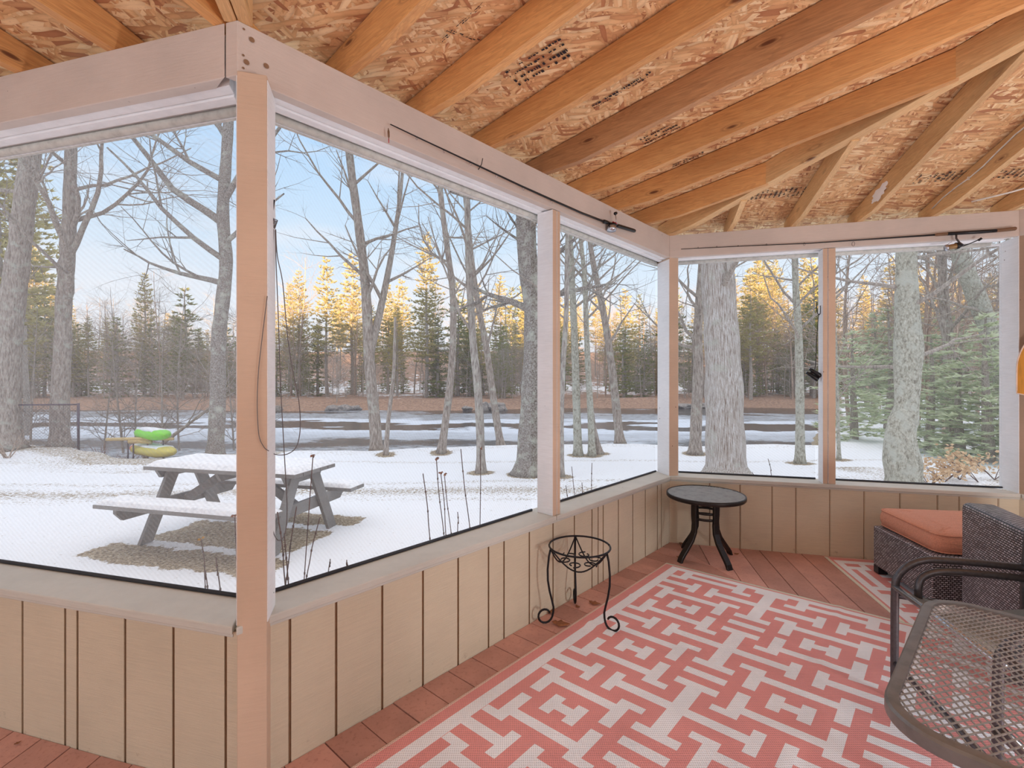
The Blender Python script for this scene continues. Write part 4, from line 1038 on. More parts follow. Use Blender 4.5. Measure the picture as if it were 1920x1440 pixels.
# dead leaves on the deck
def leaf(name, x, y, z, rot, size, mat, label, curl=.3):
    mb = MB(); n = 7; r = rng(int(x * 1000 + y * 77)); 
    for i in range(n + 1):
        t = i / n; w = .5 * math.sin(math.pi * min(1, t * 1.05 + .02)) ** .8 * (1 + .35 * math.sin(t * 17)); 
        for s in (-1, 0, 1): mb.v.append(((t - .5) * size, s * w * size * .6, .003 + curl * size * (.25 * abs(s) * w + .35 * (2 * t - 1) ** 2 * r.uniform(.6, 1))))
    for i in range(n):
        for j in (0, 1): mb.f.append((i * 3 + j, i * 3 + 3 + j, i * 3 + 4 + j, i * 3 + j + 1)); mb.m.append(0)
    o = mb.build(name, mat, smooth=True, loc=(x, y, z)); o.rotation_euler = (0, 0, rot); o.modifiers.new('s', 'SOLIDIFY').thickness = .0008
    return tag(o, label, 'leaf')
for i, (px, py, s_, rot, lab) in enumerate(((1052, 1172, .10, -.3, 'crumpled brown leaf on the deck under the plant stand'), (1033, 1148, .07, .8, 'curled brown leaf against the wall behind the scrolled foot'), (1083, 1139, .04, 2, 'scrap of leaf at the rear foot of the plant stand'), (1115, 1133, .07, -.5, 'dark narrow leaf on the deck right of the plant stand'),
        (1280, 1020, .07, .3, 'dark leaf on the deck behind the left leg of the round table'), (1276, 1047, .06, -.4, 'brown leaf at the left foot of the round table'), (1381, 1040, .04, .2, 'leaf scrap by the far foot of the round table'), (195, 1398, .035, 1, 'small brown leaf crumb against the left wall'), (33, 1396, .02, 1, 'tiny leaf crumb on the left deck boards'))):
    p = floor_pt(px, py); leaf('dead_leaf', p.x, p.y, .003, rot, s_, 'leaf_brown', lab)

# ------------------------------------------------------------------ outdoors
GZ = -.35
def shore(x):      # distance of the bank's crest from the porch
    K_ = [(-13.3, 12.3), (-11.4, 11.8), (-9.5, 10.8), (-8.0, 9.95), (-7.0, 9.95), (-6.6, 10.6), (-4.9, 11.0), (-3.2, 11.1), (-2.0, 11.4), (-.1, 12.0), (2.9, 12.2), (4.5, 11.9), (7.3, 12.0)]
    v = K_[0][1] if x <= K_[0][0] else K_[-1][1]
    for (a, p), (b, q) in zip(K_, K_[1:]):
        if a < x <= b: t = (x - a) / (b - a); t = t * t * (3 - 2 * t); v = p + (q - p) * t
    return v + max(0, x - 8.1) * 1.42 + .08 * math.sin(x * 2.3)
def ground_z(x, y):
    z = GZ + .05 * noise.noise(Vector((x * .35, y * .35, 0))) + .012 * noise.noise(Vector((x * 2.2, y * 2.2, 3)))
    s = shore(x)
    if y > s - 1.2:
        t = min(1, (y - s + 1.2) / 1.2); z += .06 * math.sin(math.pi * t)
    if y > s: z -= min(1.6, (y - s) * .75)
    if x < -7: z -= .0
    return z
TA = Vector((-3.93, 5.05)); TD = Vector((.970, -.243)); TN = Vector((.243, .970))   # picnic table frame (near left corner of the top)
def bare(x, y):
    d = Vector((x, y)) - TA; a, b = d.dot(TD), d.dot(TN); v = 0.0
    wob = .07 * noise.noise(Vector((x * 4, y * 4, 7))) + .05 * noise.noise(Vector((x * 11, y * 11, 7)))
    for b0, b1, a0, a1 in ((-.52, -.18, -.1, 1.95), (.02, .62, .12, 1.8), (.86, 1.15, .1, 1.9)):
        m = min(a - a0, a1 - a, b - b0, b1 - b) + wob
        v = max(v, min(1, max(0, .5 + m * 9)))
    # worn vehicle track, two ruts
    for yc, wd, am in ((7.15, .34, .215), (7.75, .14, .15), (9.6, .12, .15), (6.7, .12, .14)):
        dd = abs(y - yc - .03 * x + .12 * noise.noise(Vector((x * .5, yc, 1)))) / wd
        v = max(v, am * math.exp(-dd * dd) * (1 if yc > 7 or x > -1 else .8))
    if y > shore(x) - .9: v = max(v, .24 * (1 if x < -5 else .35))
    if x < -6.5 and y > 8.5: v = max(v, .10 + .1 * noise.noise(Vector((x, y, 2))))
    if y > shore(x) + .15: v = max(v, .75)
    for tx, ty, r_ in TREE_FEET:
        q = math.hypot(x - tx, (y - ty)); 
        if q < r_ + .35: v = max(v, min(.7, max(0, (r_ + .20 - q) * 5)))
    if x > 5.3 and y < 9: v = max(v, .14 + .3 * noise.noise(Vector((x * 1.5, y * 1.5, 5))))
    return v
def gpt(px, py): 
    Z = (HC - GZ) * F / (py - CY); return Vector(((px - 960) / F * Z, Z, GZ))
TREES = [  # name, px path [(px,py)...] from the base up, base py, width px at the base, bark, label
 ('maple_tree', [(403, 850), (408, 760), (410, 640), (418, 560), (424, 490), (418, 400), (424, 300), (430, 200), (436, 60)], 29, 'bark_flaky', 'leafless tree with pale flaky bark just left of the near corner post', 1),
 ('maple_tree', [(112, 838), (113, 740), (118, 640), (120, 560), (128, 470), (130, 400), (133, 290), (138, 150)], 30, 'bark_grey', 'forked grey tree second from the left edge', 2),
 ('pine_tree_trunk', [(16, 845), (12, 740), (20, 600), (35, 480), (46, 380), (58, 280), (72, 120), (80, 0)], 42, 'bark_grey', 'thick straight trunk at the left edge, leaning right', 3),
 ('young_tree', [(706, 845), (702, 780), (694, 700), (690, 620), (684, 520), (672, 420), (660, 330), (650, 240), (640, 120)], 22, 'bark_grey', 'twin-stemmed grey tree on the bank right of the corner post', 4),
 ('young_tree', [(723, 856), (728, 790), (738, 700), (740, 640), (741, 595)], 9, 'bark_grey', 'thin dead snag beside the twin-stemmed tree', 5),
 ('young_tree', [(827, 852), (838, 770), (846, 700), (850, 620), (848, 540), (838, 460), (828, 380), (820, 280), (812, 140)], 15, 'bark_grey', 'slim tree bowing right then left in the middle of the wide opening', 6),
 ('young_tree', [(902, 886), (900, 800), (895, 720), (887, 640), (882, 560), (878, 470), (876, 370), (874, 260), (870, 120)], 17, 'bark_pale', 'slim pale tree with flared foot left of the big scaly trunk', 7),
 ('young_tree', [(940, 834), (930, 780), (920, 710), (910, 640), (898, 580), (886, 500), (878, 420), (866, 320)], 15, 'bark_grey', 'slim tree leaning left at the water behind the pale one', 8),
 ('maple_tree', [(990, 890), (995, 800), (1001, 700), (1003, 620), (1000, 560), (990, 490), (986, 430), (984, 360), (978, 250), (970, 100)], 48, 'bark_flaky', 'big scaly barked trunk left of the narrow sill post', 9),
 ('young_tree', [(1052, 895), (1052, 780), (1056, 680), (1062, 580), (1063, 480), (1066, 380), (1068, 200)], 12, 'bark_pale', 'pale tree directly right of the narrow sill post', 10),
 ('young_tree', [(1084, 855), (1081, 760), (1078, 660), (1074, 560), (1070, 470), (1066, 380), (1062, 250)], 16, 'bark_mossy', 'left stem of the clump in the last bay', 11),
 ('young_tree', [(1110, 856), (1107, 770), (1102, 680), (1099, 600), (1096, 520), (1088, 440), (1080, 340)], 13, 'bark_mossy', 'right stem of the clump in the last bay', 12),
 ('young_tree', [(1122, 852), (1112, 800), (1105, 740)], 16, 'bark_grey', 'short leaning stub at the foot of the clump', 13),
 ('young_tree', [(1163, 832), (1155, 760), (1146, 680), (1134, 600), (1122, 540), (1110, 480), (1100, 400)], 17, 'bark_grey', 'dark tree leaning left, far side of the last bay', 14),
 ('young_tree', [(1303, 850), (1306, 770), (1309, 700), (1308, 640), (1312, 560), (1318, 480), (1328, 380)], 22, 'bark_grey', 'grey tree immediately left of the snow-plastered trunk', 15),
 ('oak_tree', [(1362, 893), (1360, 820), (1357, 740), (1353, 650), (1349, 570), (1345, 490), (1341, 380), (1337, 200)], 74, 'bark_snowy', 'massive trunk plastered with snow in the middle right screen', 16),
 ('young_tree', [(1500, 868), (1500, 780), (1499, 700), (1497, 620), (1492, 540), (1490, 470), (1486, 360)], 17, 'bark_mossy', 'slim tree left of the split post and binoculars', 17),
 ('young_tree', [(1573, 862), (1571, 780), (1569, 700), (1566, 600)], 7, 'bark_mossy', 'very thin stem just right of the split post', 18),
 ('twisted_tree', [(1697, 925), (1692, 870), (1687, 820), (1699, 765), (1701, 700), (1703, 650), (1700, 560), (1700, 470), (1702, 380)], 50, 'bark_mossy', 'pale lichen-spotted crooked trunk in the rightmost screen', 19),
 ('dark_tree', [(1788, 842), (1784, 740), (1778, 640), (1770, 560), (1766, 480), (1762, 360)], 22, 'bark_grey', 'darker trunk behind the hemlock boughs on the right', 20),
 ('leaning_tree', [(1925, 850), (1893, 740), (1866, 650), (1836, 570), (1808, 500), (1780, 420), (1750, 330)], 40, 'bark_mossy', 'thick mossy trunk leaning left at the right side', 21),
]
BASEY = {10: 895, 20: 842, 21: 880, 19: 925, 16: 893}
TREE_FEET = []
for nm, path, w, mt, lab, k in TREES:
    y0 = path[0][1]; g = gpt(path[0][0], max(y0, 832)); TREE_FEET.append((g.x, g.y, w / F * g.y / 2))
# snow-covered lawn
def lawn():
    xs = []; x = -26.0
    while x < 40: xs.append(x); x += .07 if -6 < x < 4 else (.16 if abs(x) < 13 else .5)
    ys = []; y = 1.2
    while y < 46: ys.append(y); y += .05 if y < 10 else (.12 if y < 17 else 1.5)
    mb = MB(); vals = []
    for y in ys:
        for x in xs: mb.v.append((x, y, ground_z(x, y))); vals.append(bare(x, y))
    n = len(xs)
    for j in range(len(ys) - 1):
        for i in range(n - 1): 
            a = j * n + i
            xc, yc = xs[i], ys[j]
            if yc > 17 and xc < 3: continue
            if (Vector((xc, yc, 0)) - A).dot(UO) < -.3 and (Vector((xc, yc, 0)) - B).dot(VO) < -.3: continue
            if (Vector((xc, yc, 0)) - A).dot(VO) < -.3 and (Vector((xc, yc, 0)) - A).dot(U) < .3: continue
            if (Vector((xc, yc, 0)) - A).dot(UO) < -.3 and xc > 0 and (Vector((xc, yc, 0)) - B).dot(VO) < -.3: continue
            mb.f.append((a, a + 1, a + n + 1, a + n)); mb.m.append(0)
    o = mb.build('snowy_lawn', 'snow', smooth=True); at = o.data.attributes.new('bare', 'FLOAT', 'POINT'); at.data.foreach_set('value', vals)
    o['kind'] = 'structure'
    mb = MB(); mb.box(-60, 60, -30, 1.3, GZ - .3, GZ - .02); q = mb.build('snowy_yard', 'snow_cap'); q['kind'] = 'structure'
lawn()
mb = MB(); mb.quad([(-160, 11, -1.5), (160, 11, -1.5), (160, 62, -1.5), (-160, 62, -1.5)]); o = mb.build('river', 'water'); o['kind'] = 'structure'
def bank():
    mb = MB(); nx, ny = 170, 60
    for j in range(ny + 1):
        for i in range(nx + 1):
            x = -150 + 300 * i / nx; y0 = 43 + .04 * x + 1.5 * math.sin(x * .11) + .8 * math.sin(x * .37); t = (j / ny) ** 1.8; y = y0 - 1.5 + t * 110; d = y - y0
            z = -1.7 + min(1.0, max(0, d + 1) * .32) + max(0, d - 3) * .022 + max(0, min(d, 75) - 22) * .13 + .22 * noise.noise(Vector((x * .25, y * .25, 0))) * min(1, max(0, d + 1))
            mb.v.append((x, y, z))
    for j in range(ny):
        for i in range(nx): a = j * (nx + 1) + i; mb.f.append((a, a + 1, a + nx + 2, a + nx + 1)); mb.m.append(0)
    o = mb.build('far_bank', 'bank', smooth=True); o['kind'] = 'structure'
bank()
def far_z(x, y):
    d = y - (43 + .04 * x + 1.5 * math.sin(x * .11) + .8 * math.sin(x * .37)); return -1.75 + min(1.0, max(0, d + 1) * .32) + max(0, d - 3) * .022 + max(0, min(d, 75) - 22) * .13
# unseen ridge added behind the camera, blocks the low sun below the treetops
mb = MB(); nx = 60
for i in range(nx + 1):
    x = -130 + 260 * i / nx; h = 20.5 + 1.2 * math.sin(x * .2) + 1.0 * math.sin(x * .63) + (2.5 if x < -14 else 0)
    mb.v += [(x, -85, -.4), (x, -62, h), (x, -48, -.4)]
for i in range(nx):
    a = 3 * i; mb.f += [(a, a + 3, a + 4, a + 1), (a + 1, a + 4, a + 5, a + 2)]; mb.m += [0, 0]
o = mb.build('sun_blocking_ridge', 'brush_red', smooth=True); o['kind'] = 'structure'

# ---- trees
def grow(mb, r, p, d, L, rad, depth, sides, maxd, bend=.12, lift=.05, fan=.75, child=(4, 7), shrink=.62, tip=.25):
    n = max(3, int(L / (.35 if depth < 2 else .28))); n = min(n, 9 if depth else 12); pts = [p]; rads = [rad]; dirs = [d]
    for i in range(n):
        d = (d + Vector((r.gauss(0, bend), r.gauss(0, bend), r.gauss(0, bend) + lift))).normalized()
        p = p + d * (L / n); pts.append(p); rads.append(rad * (1 - (1 - tip) * (i + 1) / n)); dirs.append(d)
    mb.tube(pts, rads, sides, caps=False)
    if depth < maxd:
        for k in range(r.randint(*child)):
            i = r.randint(max(1, int(n * .25)), n); a = dirs[i]; o = a.orthogonal().normalized(); o.rotate(Matrix.Rotation(r.uniform(0, 6.283), 3, a))
            nd = (a * (1 - fan * .45) + o * fan).normalized()
            grow(mb, r, pts[i], nd, L * shrink * r.uniform(.6, 1.1), rads[i] * .55, depth + 1, max(3, sides - 2), maxd, bend, lift, fan, child, shrink, tip)
def near_tree(nm, path, w, mt, lab, k):
    y0 = path[0][1]; g = gpt(path[0][0], max(y0, 832)); Zd = g.y
    gz = ground_z(g.x, g.y) - .04
    pts = []
    for i, (px, py) in enumerate(path):
        z = HC - (py - CY) / F * Zd
        if i == 0: z = gz
        pts.append(Vector(((px - 960) / F * Zd, Zd, z)))
    rb = w / F * Zd / 2; o = thing(nm, pts[0], lab, 'tree'); g0 = pts[0]
    P = smooth_path([p - g0 for p in pts], 5); H = P[-1].z; r = rng(100 + k)
    rad = []
    for p in P:
        t = max(0, p.z / H); q = rb * (1 - (.42 if w > 40 else .5) * t) * (1 + .035 * math.sin(p.z * 7 + k)); 
        if p.z < .35: q *= 1 + .55 * (1 - max(0, p.z) / .35) ** 2
        rad.append(q)
    if k == 19:
        for i, p in enumerate(P): rad[i] *= 1 + .28 * math.exp(-((p.z - .55) / .22) ** 2) + .12 * math.exp(-((p.z - 2.3) / .25) ** 2) - .1 * math.exp(-((p.z - 1.3) / .25) ** 2)
    mb = MB(); mb.tube(P, rad, 16 if w > 25 else 10)
    if w > 40:
        for i, v in enumerate(mb.v):
            q = Vector(v); s_ = noise.noise(Vector((math.atan2(q.y, q.x) * 6, q.z * .7, k))); ci = min(i // 16, len(P) - 1); dd = q - P[ci]; mb.v[i] = tuple(q + dd * .10 * s_)
    mb.build('trunk', mt, o, True)
    mb = MB()
    tw = 'twig_grey'
    spec = {1: [(.44, -1, .1, 3.4, .5), (.5, -1, .35, 3.0, .5), (.55, 1, .3, 2.4, .45), (.62, -1, .8, 3.6, .7), (.66, .6, .9, 3, .6), (.72, -1, .6, 3.2, .55), (.8, -.5, 1, 2.5, .6), (.85, .8, .7, 2.4, .5)],
            2: [(.42, 1, 1.2, 4.2, .62), (.48, -.6, 1.0, 3.2, .5), (.55, 1, .7, 4.2, .5), (.62, .5, 1.4, 3, .5), (.7, 1, .4, 3.6, .4), (.78, 1, .25, 3.4, .35), (.85, -.8, .6, 2.5, .4)]}
    if k in (19, 21, 16, 3):
        n_b = 7 if k != 16 else 3
        for i in range(n_b):
            t = r.uniform(.45, .97); j = int(t * (len(P) - 1)); a = r.uniform(0, 6.28); d = Vector((math.cos(a), math.sin(a) * .6, r.uniform(-.15, .4))).normalized()
            grow(mb, r, P[j], d, r.uniform(1.4, 2.6), rad[j] * .22, 1, 6, 3, child=(3, 5), lift=.02)
    elif k in spec:
        for t, sx, up, L, rr in spec[k]:
            j = int(t * (len(P) - 1)); d = Vector((sx, r.uniform(-.5, .4), up)).normalized()
            grow(mb, r, P[j], d, L, rad[j] * rr, 1, 7, 4, bend=.13, lift=.035, child=(4, 6), shrink=.6)
    elif k not in (13, 5):
        nb = 11 if w > 14 else 8
        for i in range(nb):
            t = .4 + .6 * (i + r.random()) / nb; j = min(len(P) - 1, int(t * (len(P) - 1))); a = r.uniform(0, 6.28); d = Vector((math.cos(a), math.sin(a), r.uniform(.25, 1.1))).normalized()
            grow(mb, r, P[j], d, r.uniform(1.2, 2.5), rad[j] * .42, 1, 5, 3, child=(4, 6), lift=.05)
        if k == 4:
            grow(mb, r, P[int(len(P) * .3)], Vector((.20, .1, 1)).normalized(), 5.5, rad[5] * .8, 0, 8, 3, bend=.04, child=(7, 9), shrink=.33)
    if mb.v: mb.build('branches', mt if k in (1, 2, 9) else tw, o, True)
    return o
for T_ in TREES: near_tree(*T_)
o16 = [o for o in bpy.data.objects if o.get('label', '').startswith('massive trunk plastered')][0]
bm = bmesh.new(); bmesh.ops.create_icosphere(bm, subdivisions=4, radius=1)
for v in bm.verts: v.co *= 1 + .5 * noise.noise(v.co * 2.1); v.co = Vector((v.co.x * .12, v.co.y * .05, v.co.z * .13))
me = bpy.data.meshes.new('snow_splat'); bm.to_mesh(me); bm.free(); me.materials.append(M['snow_cap']); q_ = bpy.data.objects.new('snow_splat', me); COL.objects.link(q_); q_.parent = o16
q_.location = Vector(((1362 - 960) / F * 8.05, 8.05, HC - (796 - CY) / F * 8.05)) - o16.location
# fallen trunk and bare branches leaning over the water on the left
mb = MB(); r = rng(9); g = Vector((-9.0, 11.6, -.6))
mb.tube(smooth_path([Vector((0, 0, 0)), Vector((.9, .2, .75)), Vector((1.8, .3, 1.45)), Vector((2.9, .3, 1.95))]), [.075, .07, .06, .05, .045, .04, .035, .03, .03, .025, .022, .02, .02, .018, .016, .014, .012, .01, .01][:19], 8)
for i in range(8): grow(mb, r, Vector((.9 + i * .25, .2, .75 + i * .16)), Vector((r.uniform(-.3, .8), r.uniform(-.3, .3), r.uniform(.2, 1))).normalized(), r.uniform(1, 2), .02, 1, 4, 3, child=(3, 5))
tag(mb.build('fallen_tree', 'twig_grey', smooth=True, loc=g), 'bare dead trunk leaning over the water behind the wire fence', 'fallen tree')

# conifers: shared meshes, one object tree each
def conifer_mesh(seed, H, R_, spread, start, droop=.05, dens=1.0):
    r = rng(seed); tr = MB(); fo = MB()
    tr.tube([Vector((.06 * math.sin(z * .6 + seed), .05 * math.cos(z * .5), z)) for z in [H * i / 10 for i in range(11)]], [.19 * (1 - .93 * i / 10) + .01 for i in range(11)], 6)
    z = H * start
    while z < H * .985:
        t = (z - H * start) / (H * (1 - start)); Lm = R_ * ((1 - t) ** .75) * (.6 + .4 * min(1, t * 5)) + .12
        nb = r.randint(4, 6); a0 = r.uniform(0, 6.28)
        for b in range(nb):
            if r.random() < .13: continue
            a = a0 + b * 6.283 / nb + r.uniform(-.25, .25); L = Lm * r.uniform(.55, 1.15); up = .32 * t + r.uniform(-.05, .18) - droop
            d = Vector((math.cos(a), math.sin(a), up)).normalized(); o = Vector((0, 0, z + r.uniform(-.15, .15)))
            tr.tube([o, o + d * L * .5 - Vector((0, 0, droop * L * .2)), o + d * L], [.022, .014, .006], 3, caps=False)
            side = Vector((-d.y, d.x, 0)); n = max(2, int(L / .17 * dens))
            for i in range(n):
                q = (i + r.random()) / n
                if q < .22: continue
                ww = spread * L * (1 - abs(q - .6)) * r.uniform(-1, 1); c = o + d * (L * q) + side * ww * .42 + Vector((0, 0, r.uniform(-.05, .07)))
                for j in range(6):
                    dd = (d * r.uniform(.1, 1) + side * r.uniform(-1, 1) + Vector((0, 0, r.uniform(-.15, .55)))).normalized() * r.uniform(.2, .42)
                    ww2 = dd.cross(Vector((r.uniform(-1, 1), r.uniform(-1, 1), r.uniform(-1, 1)))).normalized() * r.uniform(.04, .085)
                    b_ = len(fo.v); fo.v += [tuple(c - ww2), tuple(c + ww2), tuple(c + dd)]; fo.f.append((b_, b_ + 1, b_ + 2)); fo.m.append(0)
        z += r.uniform(.28, .5) / dens ** .3
    return tr, fo
CON = []
for i, (H, R_, sp, st, dr, mt) in enumerate(((17, 2.7, .8, .22, .0, 'needles'), (15, 2.3, .7, .3, .02, 'needles'), (19, 2.9, .75, .38, -.05, 'needles'), (9, 2.0, .9, .04, .15, 'needles_dark'), (12, 2.2, .9, .12, .1, 'needles_dark'))):
    tr, fo = conifer_mesh(40 + i, H, R_, sp, st, dr); a = tr.build('trunk', 'twig_grey'); b = fo.build('foliage', mt)
    CON.append((a.data, b.data, H)); bpy.data.objects.remove(a); bpy.data.objects.remove(b)
BAR = []
for i, (H, n_b) in enumerate(((13, 16), (10, 14), (7, 14), (5, 16))):
    r = rng(70 + i); mb = MB(); P = [Vector((.25 * math.sin(z * .35 + i * 2), .2 * math.cos(z * .3), z)) for z in [H * j / 12 for j in range(13)]]; rd = [(.10 if H > 8 else .05) * (1 - .85 * j / 12) for j in range(13)]
    mb.tube(P, rd, 6, caps=False)
    for b in range(n_b * 2):
        t = r.uniform(.12 if H < 8 else .25, 1); j = int(t * 12); a = r.uniform(0, 6.28); d = Vector((math.cos(a), math.sin(a), r.uniform(.2, 1.0))).normalized()
        grow(mb, r, P[j], d, H * r.uniform(.14, .28), max(.012, rd[j] * .4), 2, 3, 3 if H > 8 else 4, child=(5, 8), lift=.04, fan=.7, shrink=.55, tip=.5)
    a = mb.build('branches', 'twig_grey', smooth=True); BAR.append((a.data, H)); bpy.data.objects.remove(a)
warm = [d.copy() for d, h in BAR]
for d in warm: d.materials.clear(); d.materials.append(M['twig_warm'])
r = rng(11); GRP_C = 'evergreens in the forest across the river'; GRP_B = 'bare trees in the forest across the river'; GRP_S = 'grey leafless brush along the far shore'
LABC = 'evergreen tree in the forest across the river'; LABB = 'bare leafless tree in the forest across the river'; LABS = 'leafless grey brush on the far shore'
def put_conifer(x, y, k, s, rot, label, group, z=None):
    tm, fm, H = CON[k]; o = thing('conifer_tree', (x, y, (far_z(x, y) if z is None else z) - .15), label, 'tree', group); o.scale = (s * r.uniform(.9, 1.1),) * 2 + (s,); o.rotation_euler = (0, 0, rot)
    for nm, me in (('trunk', tm), ('foliage', fm)):
        c = bpy.data.objects.new(nm, me); COL.objects.link(c); c.parent = o
    return o
def put_bare(x, y, k, s, label, group, wrm=False, z=None, name='bare_tree', cat='tree'):
    o = bpy.data.objects.new(name, (warm[k] if wrm else BAR[k][0])); COL.objects.link(o); o.location = (x, y, (far_z(x, y) if z is None else z) - .1); o.scale = (s, s, s); o.rotation_euler = (0, 0, r.uniform(0, 6.28))
    return tag(o, label, cat, group)
# the marked tall ones: pixel column of the crown, pixel row of its tip, distance
for px, py, Y, k, lab in ((800, 432, 47, 0, 'tall pine with a golden top in the middle of the wide opening'), (612, 478, 49, 1, 'pine right of the near corner post across the river'), (560, 500, 52, 2, 'pine close beside the near corner post, across the river'), (728, 530, 54, 1, 'golden tipped pine left of the tallest one'), (938, 510, 62, 2, 'gold topped pine left of the big scaly trunk'), (272, 508, 50, 0, 'pointed evergreen between the two forked trees on the left'), (347, 537, 56, 3, 'small isolated evergreen top left of the flaky bark tree'), (985, 520, 66, 1, 'pine behind the big scaly trunk across the river'), (870, 555, 58, 1, 'lower pine between the slim trees across the river'), (660, 470, 53, 1, 'pine between the corner post and the twin-stemmed tree')):
    x = (px - 960) / F * Y; top = HC + (CY - py) / F * Y; z0 = far_z(x, Y); s = (top - z0) / CON[k][2]; put_conifer(x, Y, k, s, r.uniform(0, 6), lab, None)
for i in range(150):
    y = 47 + 55 * r.random() ** 1.4; x = r.uniform(-1.18, 1.22) * y; px = 960 + x / y * F; k = r.choice([0, 1, 2, 1, 2, 4])
    lim = 575 if 180 < px < 460 else (520 if px < 1250 else 470); 
    if px < 60: lim = 330
    top = HC + (CY - r.uniform(lim, 620)) / F * y; s = (top - far_z(x, y)) / CON[k][2]; s = max(.45, min(1.25, s)); put_conifer(x, y, k, s, r.uniform(0, 6.28), LABC, GRP_C)
for i in range(100):
    x = r.uniform(-52, 54); y = 47.5 + .04 * x + r.uniform(0, 14); put_conifer(x, y, 3, r.uniform(.4, .95), r.uniform(0, 6.28), 'small dark evergreen low on the far shore', 'small dark evergreens on the far shore')
for i in range(230):
    y = 46.5 + 48 * r.random() ** 1.3; x = r.uniform(-1.18, 1.2) * y; px = 960 + x / y * F
    k = r.choice([0, 1, 1, 2]); put_bare(x, y, k, r.uniform(.75, 1.15), LABB, GRP_B, wrm=(r.random() < (.65 if px > 1000 else .3)))
for i in range(150):
    x = r.uniform(-52, 54); y = 44.8 + .04 * x + 1.5 * math.sin(x * .11) + r.uniform(0, 8); put_bare(x, y, r.choice([2, 3, 3]), r.uniform(.6, 1.05), LABS, GRP_S, name='leafless_brush', cat='brush')
# left: pine boughs around the edge trunk, on our side of the water
for x, y, k, s, lb in ((-15.2, 14, 1, .8, 'pale green pine nearest the left edge'), (-21, 20.5, 2, .72, 'pine at the left edge, farther back')): put_conifer(x, y, k, s, r.uniform(0, 6), lb, None, z=-1.0)
for i in range(9):
    x = -13.5 + i * .75 + r.uniform(-.3, .3); put_bare(x, 12.6 + r.uniform(0, 1.6), r.choice([2, 3, 3]), r.uniform(.5, .8), 'leafless shoreline brush behind the wire fence', 'leafless brush behind the wire fence', z=-.7, name='leafless_brush', cat='brush')
# right: thick woods on our side
for i, (px, Y, k, s) in enumerate(((1600, 13, 3, .62), (1668, 15, 3, .75), (1745, 11, 3, .55), (1800, 10, 3, .52), (1850, 9.5, 3, .46), (1900, 10.5, 3, .6), (1640, 19, 4, .7), (1770, 16, 4, .8), (1880, 15, 4, .9), (1960, 12, 4, .7), (1980, 9, 3, .55), (1720, 22, 0, .6))):
    s = (HC + (CY - r.uniform(540, 640)) / F * Y - GZ) / CON[k][2]; o = put_conifer((px - 960) / F * Y, Y, k, s, r.uniform(0, 6), 'feathery green hemlock in the thicket at the right', 'hemlocks in the thicket at the right', z=GZ); o.scale = (s * 1.7, s * 1.7, s)
hm = CON[3][1].copy(); hm.materials.clear(); hm.materials.append(M['needles_hemlock']); hm4 = CON[4][1].copy(); hm4.materials.clear(); hm4.materials.append(M['needles_hemlock'])
for o in list(bpy.data.objects):
    if o.get('group') == 'hemlocks in the thicket at the right':
        for c in bpy.data.objects:
            if c.parent == o and c.name.startswith('foliage'): c.data = hm if c.data == CON[3][1] else (hm4 if c.data == CON[4][1] else c.data)
for i in range(44):
    px = r.uniform(1565, 2050); Y = r.uniform(13, 34); put_bare((px - 960) / F * Y, Y, r.choice([0, 1, 1, 2]), r.uniform(.55, .85), 'slender bare tree in the woods at the right', 'bare trees in the woods at the right', wrm=r.random() < .75, z=GZ - .2)
for i in range(10):
    px = r.uniform(1280, 1560); Y = r.uniform(46, 52); put_bare((px - 960) / F * Y, Y, 1, r.uniform(.8, 1.3), 'bare tree on the far bank behind the snow-plastered trunk', 'bare trees behind the snow-plastered trunk', True)
# rocks of the far shore
for i, (px, w, h) in enumerate(((932, 2.2, .55), (908, 1.2, .6), (660, 1.6, .4), (640, 1.2, .35), (680, 1.0, .3), (1290, 2.0, .3), (880, .9, .25), (550, 1.3, .4), (1340, 1.5, .3))):
    x = (px - 960) / F * 43; y = 42.4 + .04 * x + 1.5 * math.sin(x * .11) + .8 * math.sin(x * .37); bm = bmesh.new(); bmesh.ops.create_icosphere(bm, subdivisions=3, radius=1)
    for v in bm.verts: v.co *= 1 + .35 * noise.noise(v.co * 1.4 + Vector((i * 5, 0, 0))); v.co = Vector((v.co.x * w / 2, v.co.y * w / 3, v.co.z * h))
    me = bpy.data.meshes.new('shore_rock'); bm.to_mesh(me); bm.free(); me.materials.append(M['rock']); o = bpy.data.objects.new('shore_rock', me); COL.objects.link(o); o.location = (x, y, -1.35)
    tag(o, 'grey rock at the waterline of the far shore', 'rock', 'rocks on the far shore')

